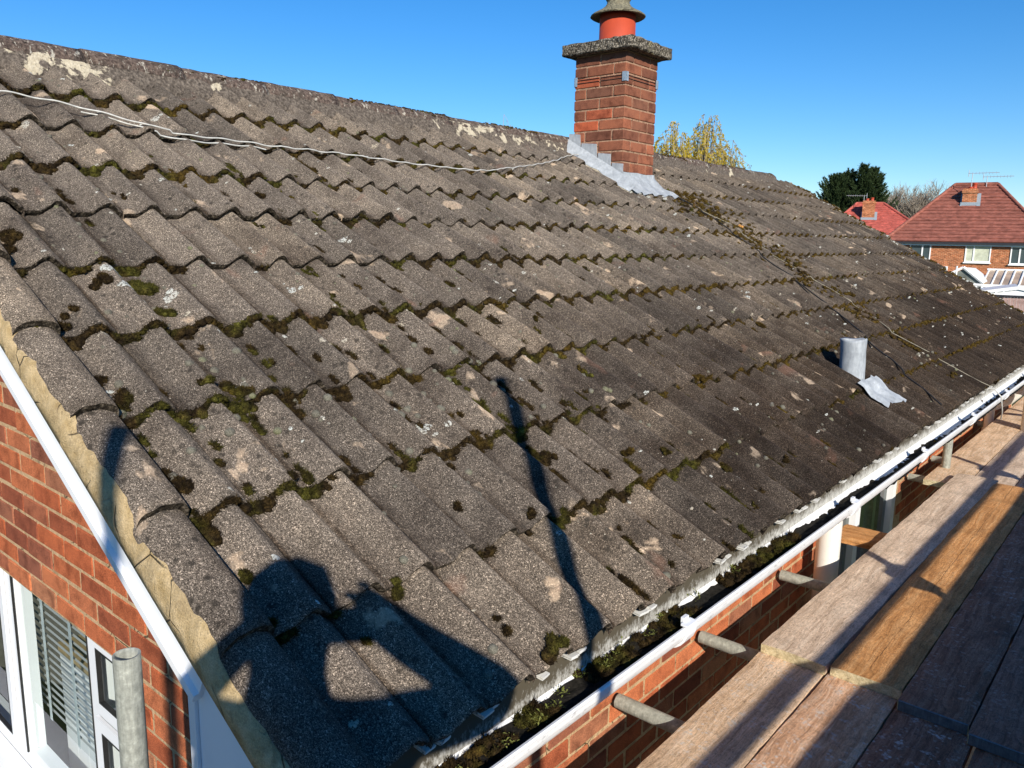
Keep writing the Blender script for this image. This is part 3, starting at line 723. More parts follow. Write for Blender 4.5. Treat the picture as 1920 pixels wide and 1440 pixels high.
# ------------------------------------------------------------------ chimney
CX0, CX1, CY0, CY1 = -2.855, -2.40, 4.0, 4.44
cm = MB(); cm.box((CX0 + .006, CY0 + .006, .9), (CX1 - .006, CY1 - .006, 2.262))
chim = hpart(cm, "chimney", MAT['cmortar'])
CB = {}
def cbrick(sx, sy):
    key = (round(sx, 3), round(sy, 3))
    if key not in CB: CB[key] = bm_mesh(bevel_box(sx / 2, sy / 2, .0335, .004, .001), "brick", MAT['cbrick'])
    return CB[key]
CH = .0782; d = .10
def put(x0, x1, y0, y1, z):
    o = link("brick", cbrick(x1 - x0, y1 - y0), chim); o.location = ((x0 + x1) / 2 + random.uniform(-.0012, .0012), (y0 + y1) / 2 + random.uniform(-.0012, .0012), z + random.uniform(-.001, .001))
LX, LY = CX1 - CX0, CY1 - CY0
for c in range(15):
    z = 2.258 - CH / 2 - c * CH; j = .012
    if c % 2 == 0:      # stretchers run the full face towards +X side
        a, b = CX0, CX1
        cuts = [a, a + (LX - j) / 2 , b]
        put(a, a + (LX - j) / 2, CY0, CY0 + d, z); put(a + (LX + j) / 2, b, CY0, CY0 + d, z)
        put(a, a + (LX - j) / 2, CY1 - d, CY1, z); put(a + (LX + j) / 2, b, CY1 - d, CY1, z)
        mid = (LY - 2 * d - 2 * j)
        for (x0, x1) in ((CX1 - d, CX1), (CX0, CX0 + d)):
            put(x0, x1, CY0 + d + j, CY1 - d - j, z)
    else:
        for (x0, x1) in ((CX1 - d, CX1), (CX0, CX0 + d)):
            put(x0, x1, CY0, CY0 + (LY - j) / 2, z); put(x0, x1, CY0 + (LY + j) / 2, CY1, z)
        for (y0, y1) in ((CY0, CY0 + d), (CY1 - d, CY1)):
            put(CX0 + d + j, CX1 - d - j, y0, y1, z)
cap_bm = bevel_box((LX + .165) / 2, (LY + .14) / 2, .041, .008); bmesh.ops.subdivide_edges(cap_bm, edges=cap_bm.edges[:], cuts=16, use_grid_fill=True)
for v in cap_bm.verts: v.co += Vector((mnoise.noise(v.co * 40), mnoise.noise(v.co * 40 + Vector((9, 0, 0))), mnoise.noise(v.co * 40 + Vector((0, 9, 0))))) * .007
cap = link("cap", bm_mesh(cap_bm, "cap", MAT['slab']), chim); cap.location = ((CX0 + CX1) / 2, (CY0 + CY1) / 2, 2.302)
PC = (-2.635, 4.22, 0)
m = MB(); m.lathe(PC, [(.155, 2.335), (.145, 2.35), (.137, 2.36), (.135, 2.60), (.125, 2.60), (.122, 2.36)], 40); m.build("pot", MAT['pot'], chim, True)
m = MB(); m.lathe(PC, [(.12, 2.575), (.20, 2.553), (.208, 2.560), (.196, 2.572), (.165, 2.588), (.13, 2.606), (.10, 2.628), (.086, 2.648), (.084, 2.668), (.092, 2.676), (.098, 2.69), (.096, 2.705), (.08, 2.715), (.075, 2.73), (.10, 2.76), (.105, 2.79), (.09, 2.83), (.05, 2.86), (.0, 2.868)], 40, .012); m.build("cowl", MAT['cowl'], chim, True)
m = MB()                                            # lashing wire with corner plates
zw = 2.258 - CH * 2.45
for zz in (zw, zw + .022):
    pts = [(CX0 - .004, CY0 - .004, zz), (CX1 + .004, CY0 - .004, zz), (CX1 + .004, CY1 + .004, zz), (CX0 - .004, CY1 + .004, zz), (CX0 - .004, CY0 - .004, zz)]
    for a, b in zip(pts[:-1], pts[1:]): m.tube([a, b], .0022, 6)
m.build("lashing_wire", MAT['blackcable'], chim)
for (cx, cy, sx, sy) in ((CX1, CY0, 1, -1), (CX0, CY0, -1, -1), (CX1, CY1, 1, 1)):
    m = MB(); m.box((min(cx, cx - sx * .026), cy + (sy * .006 if sy > 0 else -.008), zw - .02), (max(cx + sx * .008, cx - sx * .026), cy + (.008 if sy > 0 else -.0045), zw + .045))
    m.box((cx + sx * .0045 if sx > 0 else cx - .008, min(cy, cy - sy * .026), zw - .02), (cx + .008 if sx > 0 else cx - .0045, max(cy, cy - sy * .026), zw + .045)); m.build("corner_plate", MAT['steel'], chim)
# stepped lead flashing on the near side, apron on the eave side
def rz(X, off=0): return -X * TT + off / CT
m = MB(); yl = CY0 - .009; steps = [(-2.895, -2.775, 1.705), (-2.775, -2.62, 1.628), (-2.62, -2.49, 1.548), (-2.49, CX1 + .012, 1.472)]
for (x0, x1, zt) in steps:
    vs = [(x0, yl, rz(x0, .02)), (x1, yl, rz(x1, .02)), (x1 - (.012 if x1 < CX1 else 0), yl, zt - .012), (x0 + .006, yl, zt)]
    bk_ = [(x, yl + .006, z) for x, y_, z in vs]; m.add(vs + bk_, [(0, 1, 2, 3), (7, 6, 5, 4)] + [(i, 4 + i, 4 + (i + 1) % 4, (i + 1) % 4) for i in range(4)])
vs = []; fs = []                                    # skirt dressed over the tiles
for q, s in enumerate(np.arange(2.60, 3.36, .03)):
    for k, (yo, ex) in enumerate(((0, .055), (-.02, .026), (-.045, .012), (-.075 - .03 * mnoise.noise((s * 8, 0, 0)), .005))):
        vs.append(UPS * s + Vector((0, CY0 - .009 + yo, 0)) + NRM * (ex * .8 + TH_T + .001 + prof(CY0 - .009 + yo) + .002 * mnoise.noise((s * 12, yo * 30, 0))))
for q in range(len(vs) // 4 - 1):
    for k in range(3): a = q * 4 + k; fs.append((a, a + 1, a + 5, a + 4))
m.add(vs, fs); m.build("lead_flashing", MAT['lead'], chim)
m = MB(); n_f = len(vs) // 4; fv = [vs[4 * q + 3] - NRM * .002 for q in range(n_f)] + [vs[4 * q + 3] + Vector((0, -.035 - .02 * mnoise.noise((q * .5, 4, 4)), 0)) - NRM * .016 for q in range(n_f)]; m.add(fv, [(q, q + 1, n_f + q + 1, n_f + q) for q in range(n_f - 1)]); m.build("mortar_fillet", MAT['ridgemortar'], chim)
m = MB(); vs = []; fs = []; n = 12
for q, (X, e) in enumerate(((CX1 + .008, .0), (CX1 + .010, .0), (CX1 + .045, .02), (CX1 + .11, .01), (CX1 + .165, .006))):
    for k in range(n + 1):
        yy = CY0 - .03 + (LY + .10) * k / n - (.03 if q > 2 else 0) + (.06 * (k / n) if q > 2 else 0)
        if q == 0: vs.append((X, max(CY0 - .01, min(CY1 + .012, yy)), 1.405 + .008 * mnoise.noise((yy * 8, 1, 1))))
        elif q == 1: vs.append((X + .004 * mnoise.noise((yy * 12, 3, 1)), max(CY0 - .012, min(CY1 + .014, yy)), rz(X, .075)))
        else:
            s = -X / CT + .012 * mnoise.noise((yy * 9, 7, 0)); vs.append(UPS * s + Vector((0, yy, 0)) + NRM * (e + TH_T + .002 + prof(yy) * .9))
for q in range(4):
    for k in range(n): a = q * (n + 1) + k; fs.append((a, a + n + 1, a + n + 2, a + 1))
m.add(vs, fs); m.build("lead_apron", MAT['lead'], chim, True)

# ------------------------------------------------------------------ vent pipe with its lead slate
vp = MB(); c0 = Vector((-.375, 3.17, 0)); n = 24; prof_v = []
vs = []; fs = []; zs = [.07, .22, .30, .36, .405, .418]
for q, z in enumerate(zs):
    for k in range(n):
        a = 2 * math.pi * k / n; rr_ = .063 + .0022 * mnoise.noise((math.cos(a) * 2, math.sin(a) * 2, z * 9)) + (.003 if q > 3 else 0)
        zz = z + (.012 * mnoise.noise((math.cos(a) * 1.5, math.sin(a) * 1.5, 4)) if q > 3 else 0)
        vs.append(c0 + Vector((rr_ * math.cos(a) + (z - .2) * -.04, rr_ * math.sin(a), zz)))
for k in range(n):
    a = 2 * math.pi * k / n; vs.append(c0 + Vector((.052 * math.cos(a) - .009, .052 * math.sin(a), .408)))
for k in range(n):
    a = 2 * math.pi * k / n; vs.append(c0 + Vector((.05 * math.cos(a), .05 * math.sin(a), .22)))
for q in range(len(zs) + 1):
    for k in range(n): k2 = (k + 1) % n; fs.append((q * n + k, q * n + k2, (q + 1) * n + k2, (q + 1) * n + k))
vp.add(vs, fs); vent = hpart(vp, "vent_pipe", MAT['lead'], True)
m = MB(); vs = []; fs = []; nn = 14; mm = 10
for q in range(mm + 1):
    for k in range(nn + 1):
        s = .178 + .19 * q / mm + .010 * mnoise.noise((k * .7, 1, 2)) + (.02 * math.sin(k / nn * 6) if q == 0 else 0); yy = 3.045 + .30 * k / nn - .05 * (q / mm) * (1 - k / nn) * 0 + .008 * mnoise.noise((q * .8, 5, 2))
        h = TH_T * (1 - min(s, .30) / G * .8) + .012 + prof(yy) * .62 + (TH_T * max(0, min(1, (s - .28) / .05))) + .002 * mnoise.noise((s * 14, yy * 14, 1))
        vs.append(UPS * s + Vector((0, yy, 0)) + NRM * h)
for q in range(mm):
    for k in range(nn): a = q * (nn + 1) + k; fs.append((a, a + 1, a + nn + 2, a + nn + 1))
m.add(vs, fs); m.build("lead_slate", MAT['lead'], vent, True)

# ------------------------------------------------------------------ moss, cushions and lichen on the tiles
def ico(sub):
    bm = bmesh.new(); bmesh.ops.create_icosphere(bm, subdivisions=sub, radius=1)
    v = np.array([q.co[:] for q in bm.verts]); f = np.array([[q.index for q in p.verts] for p in bm.faces]); bm.free(); return v, f
ICO1, ICO2 = ico(1), ico(2)
BASIS = np.array([[0, 1, 0], UPS[:], NRM[:]])               # across, up the slope, normal
class Blobs:
    def __init__(self): self.V = []; self.F = []; self.n = 0
    def put(self, p, ra, ru, rn, rough=.25, fine=False, fuzz=0, fl=.006):
        v, f = ICO2 if fine else ICO1
        k = 1 + rough * (rng.random(len(v)) - .5) * 2
        w = v * k[:, None] * np.array([ra, ru, rn]); a = rng.random() * 6.28
        if ra == ru:
            w = w @ np.array([[math.cos(a), math.sin(a), 0], [-math.sin(a), math.cos(a), 0], [0, 0, 1]])
        self.V.append(w @ BASIS + np.array(p[:])); self.F.append(f + self.n); self.n += len(v)
        if fuzz:
            d = rng.normal(size=(fuzz, 3)); d[:, 2] = np.abs(d[:, 2]) * .9 + .1; d /= np.linalg.norm(d, axis=1)[:, None]
            b = d * np.array([ra, ru, rn]) * .92; tip = b + (d + rng.normal(size=(fuzz, 3)) * .35) * fl * (0.6 + rng.random((fuzz, 1)))
            s = np.cross(d, rng.normal(size=(fuzz, 3))); s /= np.linalg.norm(s, axis=1)[:, None] + 1e-9; s *= .0011
            tri = np.stack([b - s, b + s, tip], 1).reshape(-1, 3) @ BASIS + np.array(p[:])
            self.V.append(tri); self.F.append(np.arange(fuzz * 3).reshape(-1, 3) + self.n); self.n += fuzz * 3
    def build(self, name, mat, label, cat, kind='stuff'):
        me = np_mesh(name, np.concatenate(self.V), np.concatenate(self.F), mat); return tag(link(name, me), label, cat, kind=kind)
moss = Blobs()
def near(p): return (Vector(p) - CAM).length
for i in range(1, NROWS):
    si = course_s(i); y = Y0 - .03
    while y < Y1 - .02:
        y += .0125 + .004 * random.random()
        st = mnoise.noise((y * .9, i * 7.3, 1.5)) * 1.5 + mnoise.noise((y * 4, i * 3.1, 4)) * .9
        pan = max(0, -prof(y) / .013)
        st += .30 * pan + .34 + (.10 if 1.0 < y < 6 and i < 7 else 0) - (.20 if y < .6 and i > 5 else 0) - (.12 if y > 5.5 else 0)
        if st < .10: continue
        k = min(1.35, .3 + st * .85)
        for q in range(4 if pan > .3 and st > .4 else 3):
            r = (.0038 + .0072 * k * random.uniform(.5, 1.15)) * (1.15 if pan > .3 else .85)
            s = si - random.uniform(-.004, .007) - (random.random() ** 2) * (.022 if pan > .3 else .008) * k
            pt = surf(max(min(s, si - .0005), .001), y + random.uniform(-.008, .008), random.uniform(.0, .014) * (s > si - .012))
            dd = near(pt); moss.put(pt, r * 1.2, r, r, .4, False, 34 if dd < 1.9 else 22 if dd < 3 else 10 if dd < 5 else 4, .0075)
# tufts lodged against the rolls, in the joints and in the pan beside the verge
for q in range(2300):
    s = random.uniform(.03, 3.25); j = random.randint(0, 60); y = Y0 + (j + random.choice((.36, .42, .5, .5, .62))) * RS + random.uniform(-.01, .01)
    if y > Y1 - .05 or mnoise.noise((s * 1.5, y * 1.2, 9)) + .25 * min(1, y / 3) - .25 * (s > 2.2) < .02: continue
    L_ = random.uniform(.008, .05) * (1.2 if y > 2 else .9); r = random.uniform(.004, .011); dd = 0
    for t in np.arange(0, L_, r * .8):
        pt = surf(min(3.36, max(.002, s - t)), y + random.uniform(-.004, .004), .001); dd = near(pt)
        moss.put(pt, r * random.uniform(.6, 1.2), r, r * .6, .45, False, 44 if dd < 1.9 else 24 if dd < 3 else 8, .008)
for q in range(900):                                        # ochre patches in the wet lower courses
    s = random.uniform(.02, 1.75) ** 1.1; y = Y0 + (random.randint(6, 52) + random.choice((.34, .42, .5, .58, .66))) * RS + random.uniform(-.012, .012)
    if mnoise.noise((s * 2.2, y * 1.6, 31)) < -.06: continue
    L_ = random.uniform(.01, .07); r = random.uniform(.0035, .0095)
    for tt in np.arange(0, L_, r * .8):
        pt = surf(max(.003, s - tt), y + random.uniform(-.006, .006), .001); dd = near(pt)
        moss.put(pt, r * random.uniform(.6, 1.3), r, r * .6, .45, False, 26 if dd < 2.6 else 10, .007)
MOSS = [(0.025, 0.117, 0.0318), (0.615, -0.364, 0.0407), (0.48, -0.361, 0.0195), (0.759, -0.36, 0.0327), (0.807, -0.367, 0.0178), (1.042, -0.378, 0.0275), (1.163, -0.365, 0.0201), (1.066, -0.349, 0.0307), (1.582, -0.191, 0.0339), (1.561, -0.08, 0.0445), (1.419, -0.083, 0.0295), (1.82, -0.341, 0.0393), (1.761, -0.367, 0.0315), (0.532, 0.69, 0.0291), (0.593, 0.313, 0.0203), (0.979, 0.225, 0.0341), (0.681, -0.134, 0.0208), (0.68, -0.075, 0.0237), (1.102, 0.785, 0.0295), (0.657, 0.22, 0.0257), (0.325, -0.084, 0.024), (0.365, 0.401, 0.0228), (0.467, 0.241, 0.0165), (1.106, 0.663, 0.025), (1.156, 0.754, 0.0222), (2.197, 0.671, 0.032), (1.501, 1.123, 0.028), (1.185, 1.31, 0.0213), (0.158, 0.081, 0.0099), (0.115, 0.071, 0.0171), (0.237, -0.221, 0.0135), (0.326, 0.532, 0.0208), (0.621, 1.054, 0.0256), (0.451, 0.994, 0.0246), (0.246, 1.327, 0.0267), (0.391, 1.144, 0.0183), (1.087, 4.819, 0.0389), (1.165, 3.894, 0.0291), (0.357, -0.379, 0.0177), (0.685, 1.862, 0.0322), (0.924, 2.94, 0.036), (1.054, -0.156, 0.0231), (1.049, -0.085, 0.0322), (1.019, -0.056, 0.0292), (0.174, 1.736, 0.0171), (1.375, -0.365, 0.0247), (1.421, -0.335, 0.022)]
for s, y, r in MOSS:
    for q in range(max(3, int(r / .006))):
        a = random.uniform(0, 6.28); rd = r * .62 * math.sqrt(random.random()); rr_ = r * random.uniform(.35, .55)
        pt = surf(min(3.3, max(.004, s + rd * math.sin(a))), y + rd * math.cos(a), .002)
        moss.put(pt, rr_, rr_, rr_ * .62, .25, True, int(70 + 7000 * rr_), .0055)
# the mossy run of debris below the chimney, wandering down to the gutter
for q in range(3200):
    t = random.random() ** 1.5; s = 2.66 - 2.5 * t; wdt = .07 + .15 * (1 - t) + .06 * mnoise.noise((t * 6, 2, 2))
    y = 4.62 + .10 * math.sin(t * 5) - .12 * t + random.gauss(0, wdt)
    if CY0 - .1 < y < CY1 + .02 and s > 2.5: continue
    if mnoise.noise((s * 5, y * 5, 3)) + .5 * mnoise.noise((s * 14, y * 14, 1)) < -.22 + .30 * t: continue
    r = random.uniform(.006, .018); moss.put(surf(max(.01, s), y, .002), r, r, r * .6, .4, False, 8, .010)
for q in range(500):                                        # crust along the far verge and ridge
    s = random.uniform(.0, 3.3); y = Y1 - abs(random.gauss(0, .07)) - .01
    if mnoise.noise((s * 4, y, 7)) < -.2: continue
    r = random.uniform(.008, .02); moss.put(surf(s, y, .002), r, r, r * .7, .3)
for q in range(1500):                                       # clumps on the ridge tiles
    y = random.uniform(-.46, 7.95); a = R(random.triangular(25, 150, 80))
    if mnoise.noise((y * 2.2, a, 7)) < .0 or 3.9 < y < 4.5: continue
    r = random.uniform(.005, .012); moss.put((APX + RT * 1.30 * math.cos(a), y, APZ + .003 + RT * math.sin(a)), r * 1.3, r, r * .6, .3)
for q in range(420):                                        # moss in the gutter, thickest at the near end
    y = random.uniform(-.5, 1.5) if random.random() < .985 else random.uniform(1.5, 7)
    if mnoise.noise((y * 3, 1, 1)) < -.15: continue
    r = random.uniform(.006, .016); moss.put((GX + random.uniform(-.05, .015), y, GZ - .030 + random.uniform(0, .012)), r, r, r * .9, .35, y < 1.4, 50 if y < 1.5 else 0, .008)
moss.build("moss", MAT['moss'], "olive brown moss packed under the roof tile edges", "moss")

gm = Blobs()
for q in range(1500):
    s = random.uniform(.02, 3.2); y = random.uniform(Y0, 6.5)
    if mnoise.noise((s * 1.6, y * 1.6, 21)) < -.12: continue
    r = random.uniform(.004, .0115) * (1.25 if s < 1.2 else .9)
    pt = surf(s, y, -.001); gm.put(pt, r, r, r * .8, .06, near(pt) < 3, 10 if near(pt) < 3 else 0, .0022)
gm.build("cushion_moss", MAT['gmoss'], "small round grey green moss cushions dotted over the tiles", "moss")

LV = []; LF = []; ln = 0
def crust(s, y, r, e=1.0, h=.0022):
    global ln
    n = 20; ph = random.uniform(0, 50); ci = course(max(.002, s)); lo_, hi_ = course_s(ci) + .005, (S1 if ci == 0 else course_s(ci) + G) - .004; s = min(max(s, lo_ + .004), hi_ - .004); vs = [surf(s, y, h)[:]]
    for ring in (.55, 1.0):
        for k in range(n):
            a = 2 * math.pi * k / n; q = r * ring * (1 + .45 * mnoise.noise((math.cos(a) * 1.6 + ph, math.sin(a) * 1.6, ph)) + random.uniform(-.16, .16))
            vs.append(surf(min(hi_, max(lo_, s + q * math.sin(a) * e)), y + q * math.cos(a) / e, h if ring < 1 else .0004)[:])
    f = []
    for k in range(n):
        k2 = (k + 1) % n; f += [(0, 1 + k, 1 + k2), (1 + k, 1 + n + k, 1 + n + k2), (1 + k, 1 + n + k2, 1 + k2)]
    LV.append(np.array(vs)); LF.append(np.array(f) + ln); ln += len(vs)
LICH = [(1.638, -0.142, 0.0278), (1.534, -0.149, 0.0218), (1.558, -0.426, 0.013), (1.443, -0.412, 0.0157), (1.315, -0.285, 0.0153), (1.294, -0.274, 0.0107), (1.106, -0.364, 0.0155), (1.132, -0.384, 0.0099), (1.29, 0.02, 0.0145), (0.768, 0.38, 0.0169), (0.732, 0.419, 0.0123), (0.732, 0.382, 0.0091), (0.655, 0.896, 0.0158), (1.271, 0.692, 0.0261), (1.292, 0.741, 0.0189), (1.85, 0.83, 0.0217), (1.446, 1.325, 0.0178), (1.46, 1.132, 0.0128), (1.129, 1.169, 0.0245), (1.112, 0.972, 0.0174), (0.682, -0.288, 0.0087), (0.869, 0.018, 0.01), (0.795, -0.03, 0.0055), (0.527, 0.027, 0.0104), (1.551, 2.224, 0.0247), (0.655, 1.358, 0.0281), (0.275, 0.427, 0.0085), (0.103, -0.355, 0.0125), (0.089, -0.293, 0.0085), (0.758, 0.351, 0.0213), (3.176, 0.184, 0.0242), (3.119, 0.204, 0.0239), (3.127, 0.268, 0.0214), (2.66, -0.028, 0.021), (3.046, 0.748, 0.0221), (2.874, 0.547, 0.0209), (0.446, 1.993, 0.021), (0.412, 1.98, 0.0139), (0.964, 3.632, 0.0275), (1.212, 3.344, 0.0231), (1.02, 4.761, 0.0208), (1.897, 2.7, 0.0125), (2.301, 3.399, 0.0218), (2.874, 2.495, 0.0203), (2.857, 1.73, 0.0212), (2.435, 4.56, 0.0261), (1.911, 0.739, 0.0108), (1.673, 0.194, 0.0093), (2.238, 0.278, 0.0131), (1.509, 0.388, 0.0166), (1.184, 0.286, 0.0149), (1.485, -0.037, 0.0219), (1.046, -0.071, 0.0176)]
for s, y, r in LICH:
    crust(s, y, r * .75, random.uniform(.8, 1.2))
    if r > .014:
        for q in range(3): crust(s + random.gauss(0, r), y + random.gauss(0, r), r * random.uniform(.2, .45))
for q in range(650):
    s = random.uniform(.05, 3.3); y = random.uniform(Y0, Y1); crust(s, y, random.uniform(.003, .009), random.uniform(.7, 1.3))
for q in range(520):                                        # the far half is peppered with it
    s = random.uniform(.2, 3.3); y = random.uniform(3.6, Y1)
    if random.random() > .25 + .25 * s / 3.3 + .25 * (y - 3.6) / 5: continue
    crust(s, y, random.uniform(.003, .012), random.uniform(.6, 1.1), .003)
for q in range(160):
    s = random.uniform(.4, 3.3); crust(s, Y1 - abs(random.gauss(0, .10)), random.uniform(.006, .018), 1, .005)
for q in range(120):                                        # broken mortar crumbs round the chimney foot
    s = 2.62 - abs(random.gauss(0, .07)); crust(s, random.uniform(3.86, 4.6), random.uniform(.006, .016), 1, .006)
li = link("lichen", np_mesh("lichen", np.concatenate(LV), np.concatenate(LF), MAT['lichen'])); tag(li, "white lichen crusts scattered over the roof tiles", "lichen", kind='stuff')

# small rosettes and grass growing in the silt
wd = MB()
for (wx, wy) in ((.02, .04), (-.03, .42), (-.012, .16), (.02, -.06), (-.03, .62), (-.02, .25), (0, .32), (.0, .52), (-.02, .80), (.01, -.2), (-.02, 1.05), (.015, .10), (-.01, .36)):
    for q in range(34):
        a = random.uniform(0, 6.28); L_ = random.uniform(.004, .014); z0 = GZ - .022 + random.uniform(0, .02); t = Vector((math.cos(a), math.sin(a), random.uniform(.4, 1.5))).normalized()
        b = Vector((wx + random.uniform(-.012, .012), wy + random.uniform(-.02, .02), z0)); sd = t.cross(Vector((0, 0, 1))).normalized() * L_ * .2
        wd.add([b, b + t * L_ * .55 + sd, b + t * L_ + Vector((0, 0, -.003)), b + t * L_ * .55 - sd], [(0, 1, 2, 3)])
w = wd.build("gutter_weeds", m_leaf("weed_leaf", (.14, .16, .03), (.24, .25, .07))); tag(w, "tiny green weeds sprouting in the near end of the gutter", "weeds", kind='stuff')

# fallen leaves
def leaf(s, y, r, name, label, col):
    m = MB(); n = 12; c = surf(s, y, .012); vs = [c]
    for k in range(n):
        a = 2 * math.pi * k / n; q = r * (.75 + .35 * abs(math.sin(a * 2.5))); vs.append(surf(s + q * math.sin(a) * .8, y + q * math.cos(a), .008 + .012 * math.cos(a * 2)))
    m.add(vs, [(0, 1 + k, 1 + (k + 1) % n) for k in range(n)])
    tag(m.build(name, simple(name, col, .7, .2, 0, .3, 60)), label, "leaf")
leaf(2.612, 3.289, .036, "fallen_leaf", "bright yellow fallen leaf on the tiles left of the chimney foot", (.75, .42, .02))
leaf(2.09, 4.796, .045, "fallen_leaf", "brown orange fallen leaf in the moss below the chimney", (.50, .24, .06))

# cables lying across the rolls
def cable(name, pts, r, mat, label, lift=.012, sub=10):
    lift += .006; P = []
    for (a, b) in zip(pts[:-1], pts[1:]):
        for t in np.linspace(0, 1, sub, endpoint=False): P.append((a[0] + (b[0] - a[0]) * t, a[1] + (b[1] - a[1]) * t))
    P.append(pts[-1])
    m = MB(); q = []
    for s, y in P:
        if isinstance(s, Vector): q.append(s); continue
        i = course(max(0, s)); d = s - course_s(i)
        q.append(UPS * s + Vector((0, y, 0)) + NRM * (TH_T * (1 - d / G) * .5 + lift + .010 + .004 * mnoise.noise((s * 3, y * 9, 1)) + .003 * math.cos((y - Y0) / RS * 6.283)))
    m.tube(q, r, 8); return tag(m.build(name, mat, None, True), label, "cable")
def shift(pts, h): return [(s - h / math.tan(R(17)) * .5, y) for s, y in pts]
MAINC = [(2.93, -.42), (2.918, -0.023), (2.887, 0.132), (2.825, 0.286), (2.739, 0.43), (2.711, 0.563), (2.717, 0.784), (2.697, 0.986), (2.703, 1.348), (2.668, 1.81), (2.674, 2.31), (2.745, 2.662), (2.902, 3.145), (3.06, 3.55), (3.16, 3.80), (3.20, 3.93)]
cable("cable", shift(MAINC, .03), .0031, MAT['cable'], "pale grey cable drooping across the upper tiles to the chimney", .021)
cable("cable", shift([(2.85, .22), (2.80, .33), (2.715, .46), (2.685, .6), (2.70, .80), (2.69, .95)], .025), .003, MAT['cable'], "short thin wire twisted beside the long pale cable near the ridge", .004)
cable("cable", shift([(2.72, 4.50), (2.6, 4.53), (2.222, 4.56), (1.791, 4.424), (1.444, 4.296), (1.139, 4.205), (0.861, 4.082), (0.534, 3.875), (0.268, 3.709), (0.08, 3.607)], .02), .0042, MAT['blackcable'], "black cable running from the chimney foot down to the gutter", .013)
cable("cable", shift([(2.594, 4.567), (2.145, 4.698), (1.697, 4.617), (1.355, 4.644), (1.017, 4.64), (0.677, 4.511), (0.449, 4.546), (0.195, 4.596), (0.02, 4.66)], .02), .0024, simple('straw_wire', (.30, .27, .20), .7, .2, 0, .3, 30), "thin whitish wire in the mossy run below the chimney", .010)

# ------------------------------------------------------------------ scaffold
WOODS = [m_wood("grey_pink_board", (.62, .46, .33), (.78, .62, .47), .12, 60, .4), m_wood("orange_board", (.54, .25, .085), (.66, .36, .15), .06, 70, .5, .105),
         m_wood("purple_grey_board", (.28, .14, .085), (.39, .225, .15), .5, 60), m_wood("dark_grey_board", (.27, .15, .10), (.36, .215, .155), .35, 60),
         m_wood("tan_board", (.63, .43, .27), (.78, .59, .42), .7, 60, .4), m_wood("red_tan_board", (.57, .32, .18), (.72, .48, .32), .8, 75, .5, None, (.075, 3.36)),
         m_wood("white_splashed_board", (.28, .14, .085), (.39, .22, .15), 1.0, 60)]
BAND = m_metal("blue_grey_nail_band", (.13, .17, .20), .5, .4, 30); ENDW = m_wood("pale_board_end", (.50, .41, .24), (.64, .56, .36), 0, 60, .3)
def board(x0, y0, x1, y1, ztop, mat, label, w=.225, th=.038, band=None, sag=0, group="scaffold boards of the walkway"):
    L_ = math.hypot(x1 - x0, y1 - y0); ang = math.atan2(x0 - x1, y1 - y0)
    bm = bmesh.new(); nx, ny = 7, 60; seed = random.uniform(0, 99)
    top = []; bot = []
    for j in range(ny + 1):
        r1 = []; r2 = []
        for i in range(nx + 1):
            u = i / nx; v = j / ny; x = u * w; yy = v * L_
            e = .0035 * mnoise.noise((yy * 9, u, seed)) * (u in (0, 1)) + .0025 * mnoise.noise((yy * 40, u, seed)) * (u in (0, 1))
            ch = -.003 if u in (0, 1) else 0
            ye = yy + (.004 * mnoise.noise((x * 30, seed, 1)) if j in (0, ny) else 0)
            r1.append(bm.verts.new((x + e, ye, ch + (-.003 if j in (0, ny) else 0) + .0015 * mnoise.noise((x * 14, yy * 2, seed)))))
            r2.append(bm.verts.new((x + e, ye, -th)))
        top.append(r1); bot.append(r2)
    for j in range(ny):
        for i in range(nx):
            bm.faces.new((top[j][i], top[j][i + 1], top[j + 1][i + 1], top[j + 1][i])); bm.faces.new((bot[j][i], bot[j + 1][i], bot[j + 1][i + 1], bot[j][i + 1]))
        bm.faces.new((top[j][0], top[j + 1][0], bot[j + 1][0], bot[j][0])); bm.faces.new((top[j][nx], bot[j][nx], bot[j + 1][nx], top[j + 1][nx]))
    for i in range(nx):
        f = bm.faces.new((top[0][i], bot[0][i], bot[0][i + 1], top[0][i + 1])); f.material_index = 1
        f = bm.faces.new((top[ny][i], top[ny][i + 1], bot[ny][i + 1], bot[ny][i])); f.material_index = 1
    me = bm_mesh(bm, "scaffold_board", mat); me.materials.append(ENDW)
    o = link("scaffold_board", me); o.location = (x0, y0, ztop); o.rotation_euler = (0, 0, ang); tag(o, label, "board", group)
    if band:
        b = MB(); b.box((.003, -.0055, -th + .003), (w - .003, .002, -.003))
        c = b.build("end_band", BAND, o)
    return o
ZT = -.500; ZL = -.5385
board(-.070, 1.445, -.045, 4.38, ZT, WOODS[0], "pale grey pink scaffold board with a square sawn end beside the gutter gap")
board(.170, 1.455, .168, 4.30, ZT, WOODS[1], "orange scaffold board with a long crack and a rounded near end")
board(.400, 1.392, .398, 5.3, ZT, WOODS[2], "dark board with a blue banded end next to the orange board", .200, band=True)
board(.606, 1.345, .606, 5.3, ZT, WOODS[3], "purple grey shaded board with a banded end behind the blue banded board", band=True)
board(.84, 1.30, .84, 5.2, ZT, WOODS[2], "outer dark scaffold board along the toe boards", band=True)
board(-.030, -2.6, -.078, 1.62, ZL, WOODS[4], "tan scratched scaffold board in the near foreground nearest the wall")
board(.162, -2.6, .160, 1.65, ZL, WOODS[5], "reddish foreground board with curved grain, a knot and paint drips")
board(.386, -2.6, .392, 1.62, ZL, WOODS[6], "dark foreground board splashed with white paint")
board(.640, -2.6, .630, 1.60, ZL, WOODS[2], "dark brown foreground board beyond the wide gap")
board(.870, -2.6, .866, 1.60, ZL, WOODS[3], "outer near scaffold board under the photographer")
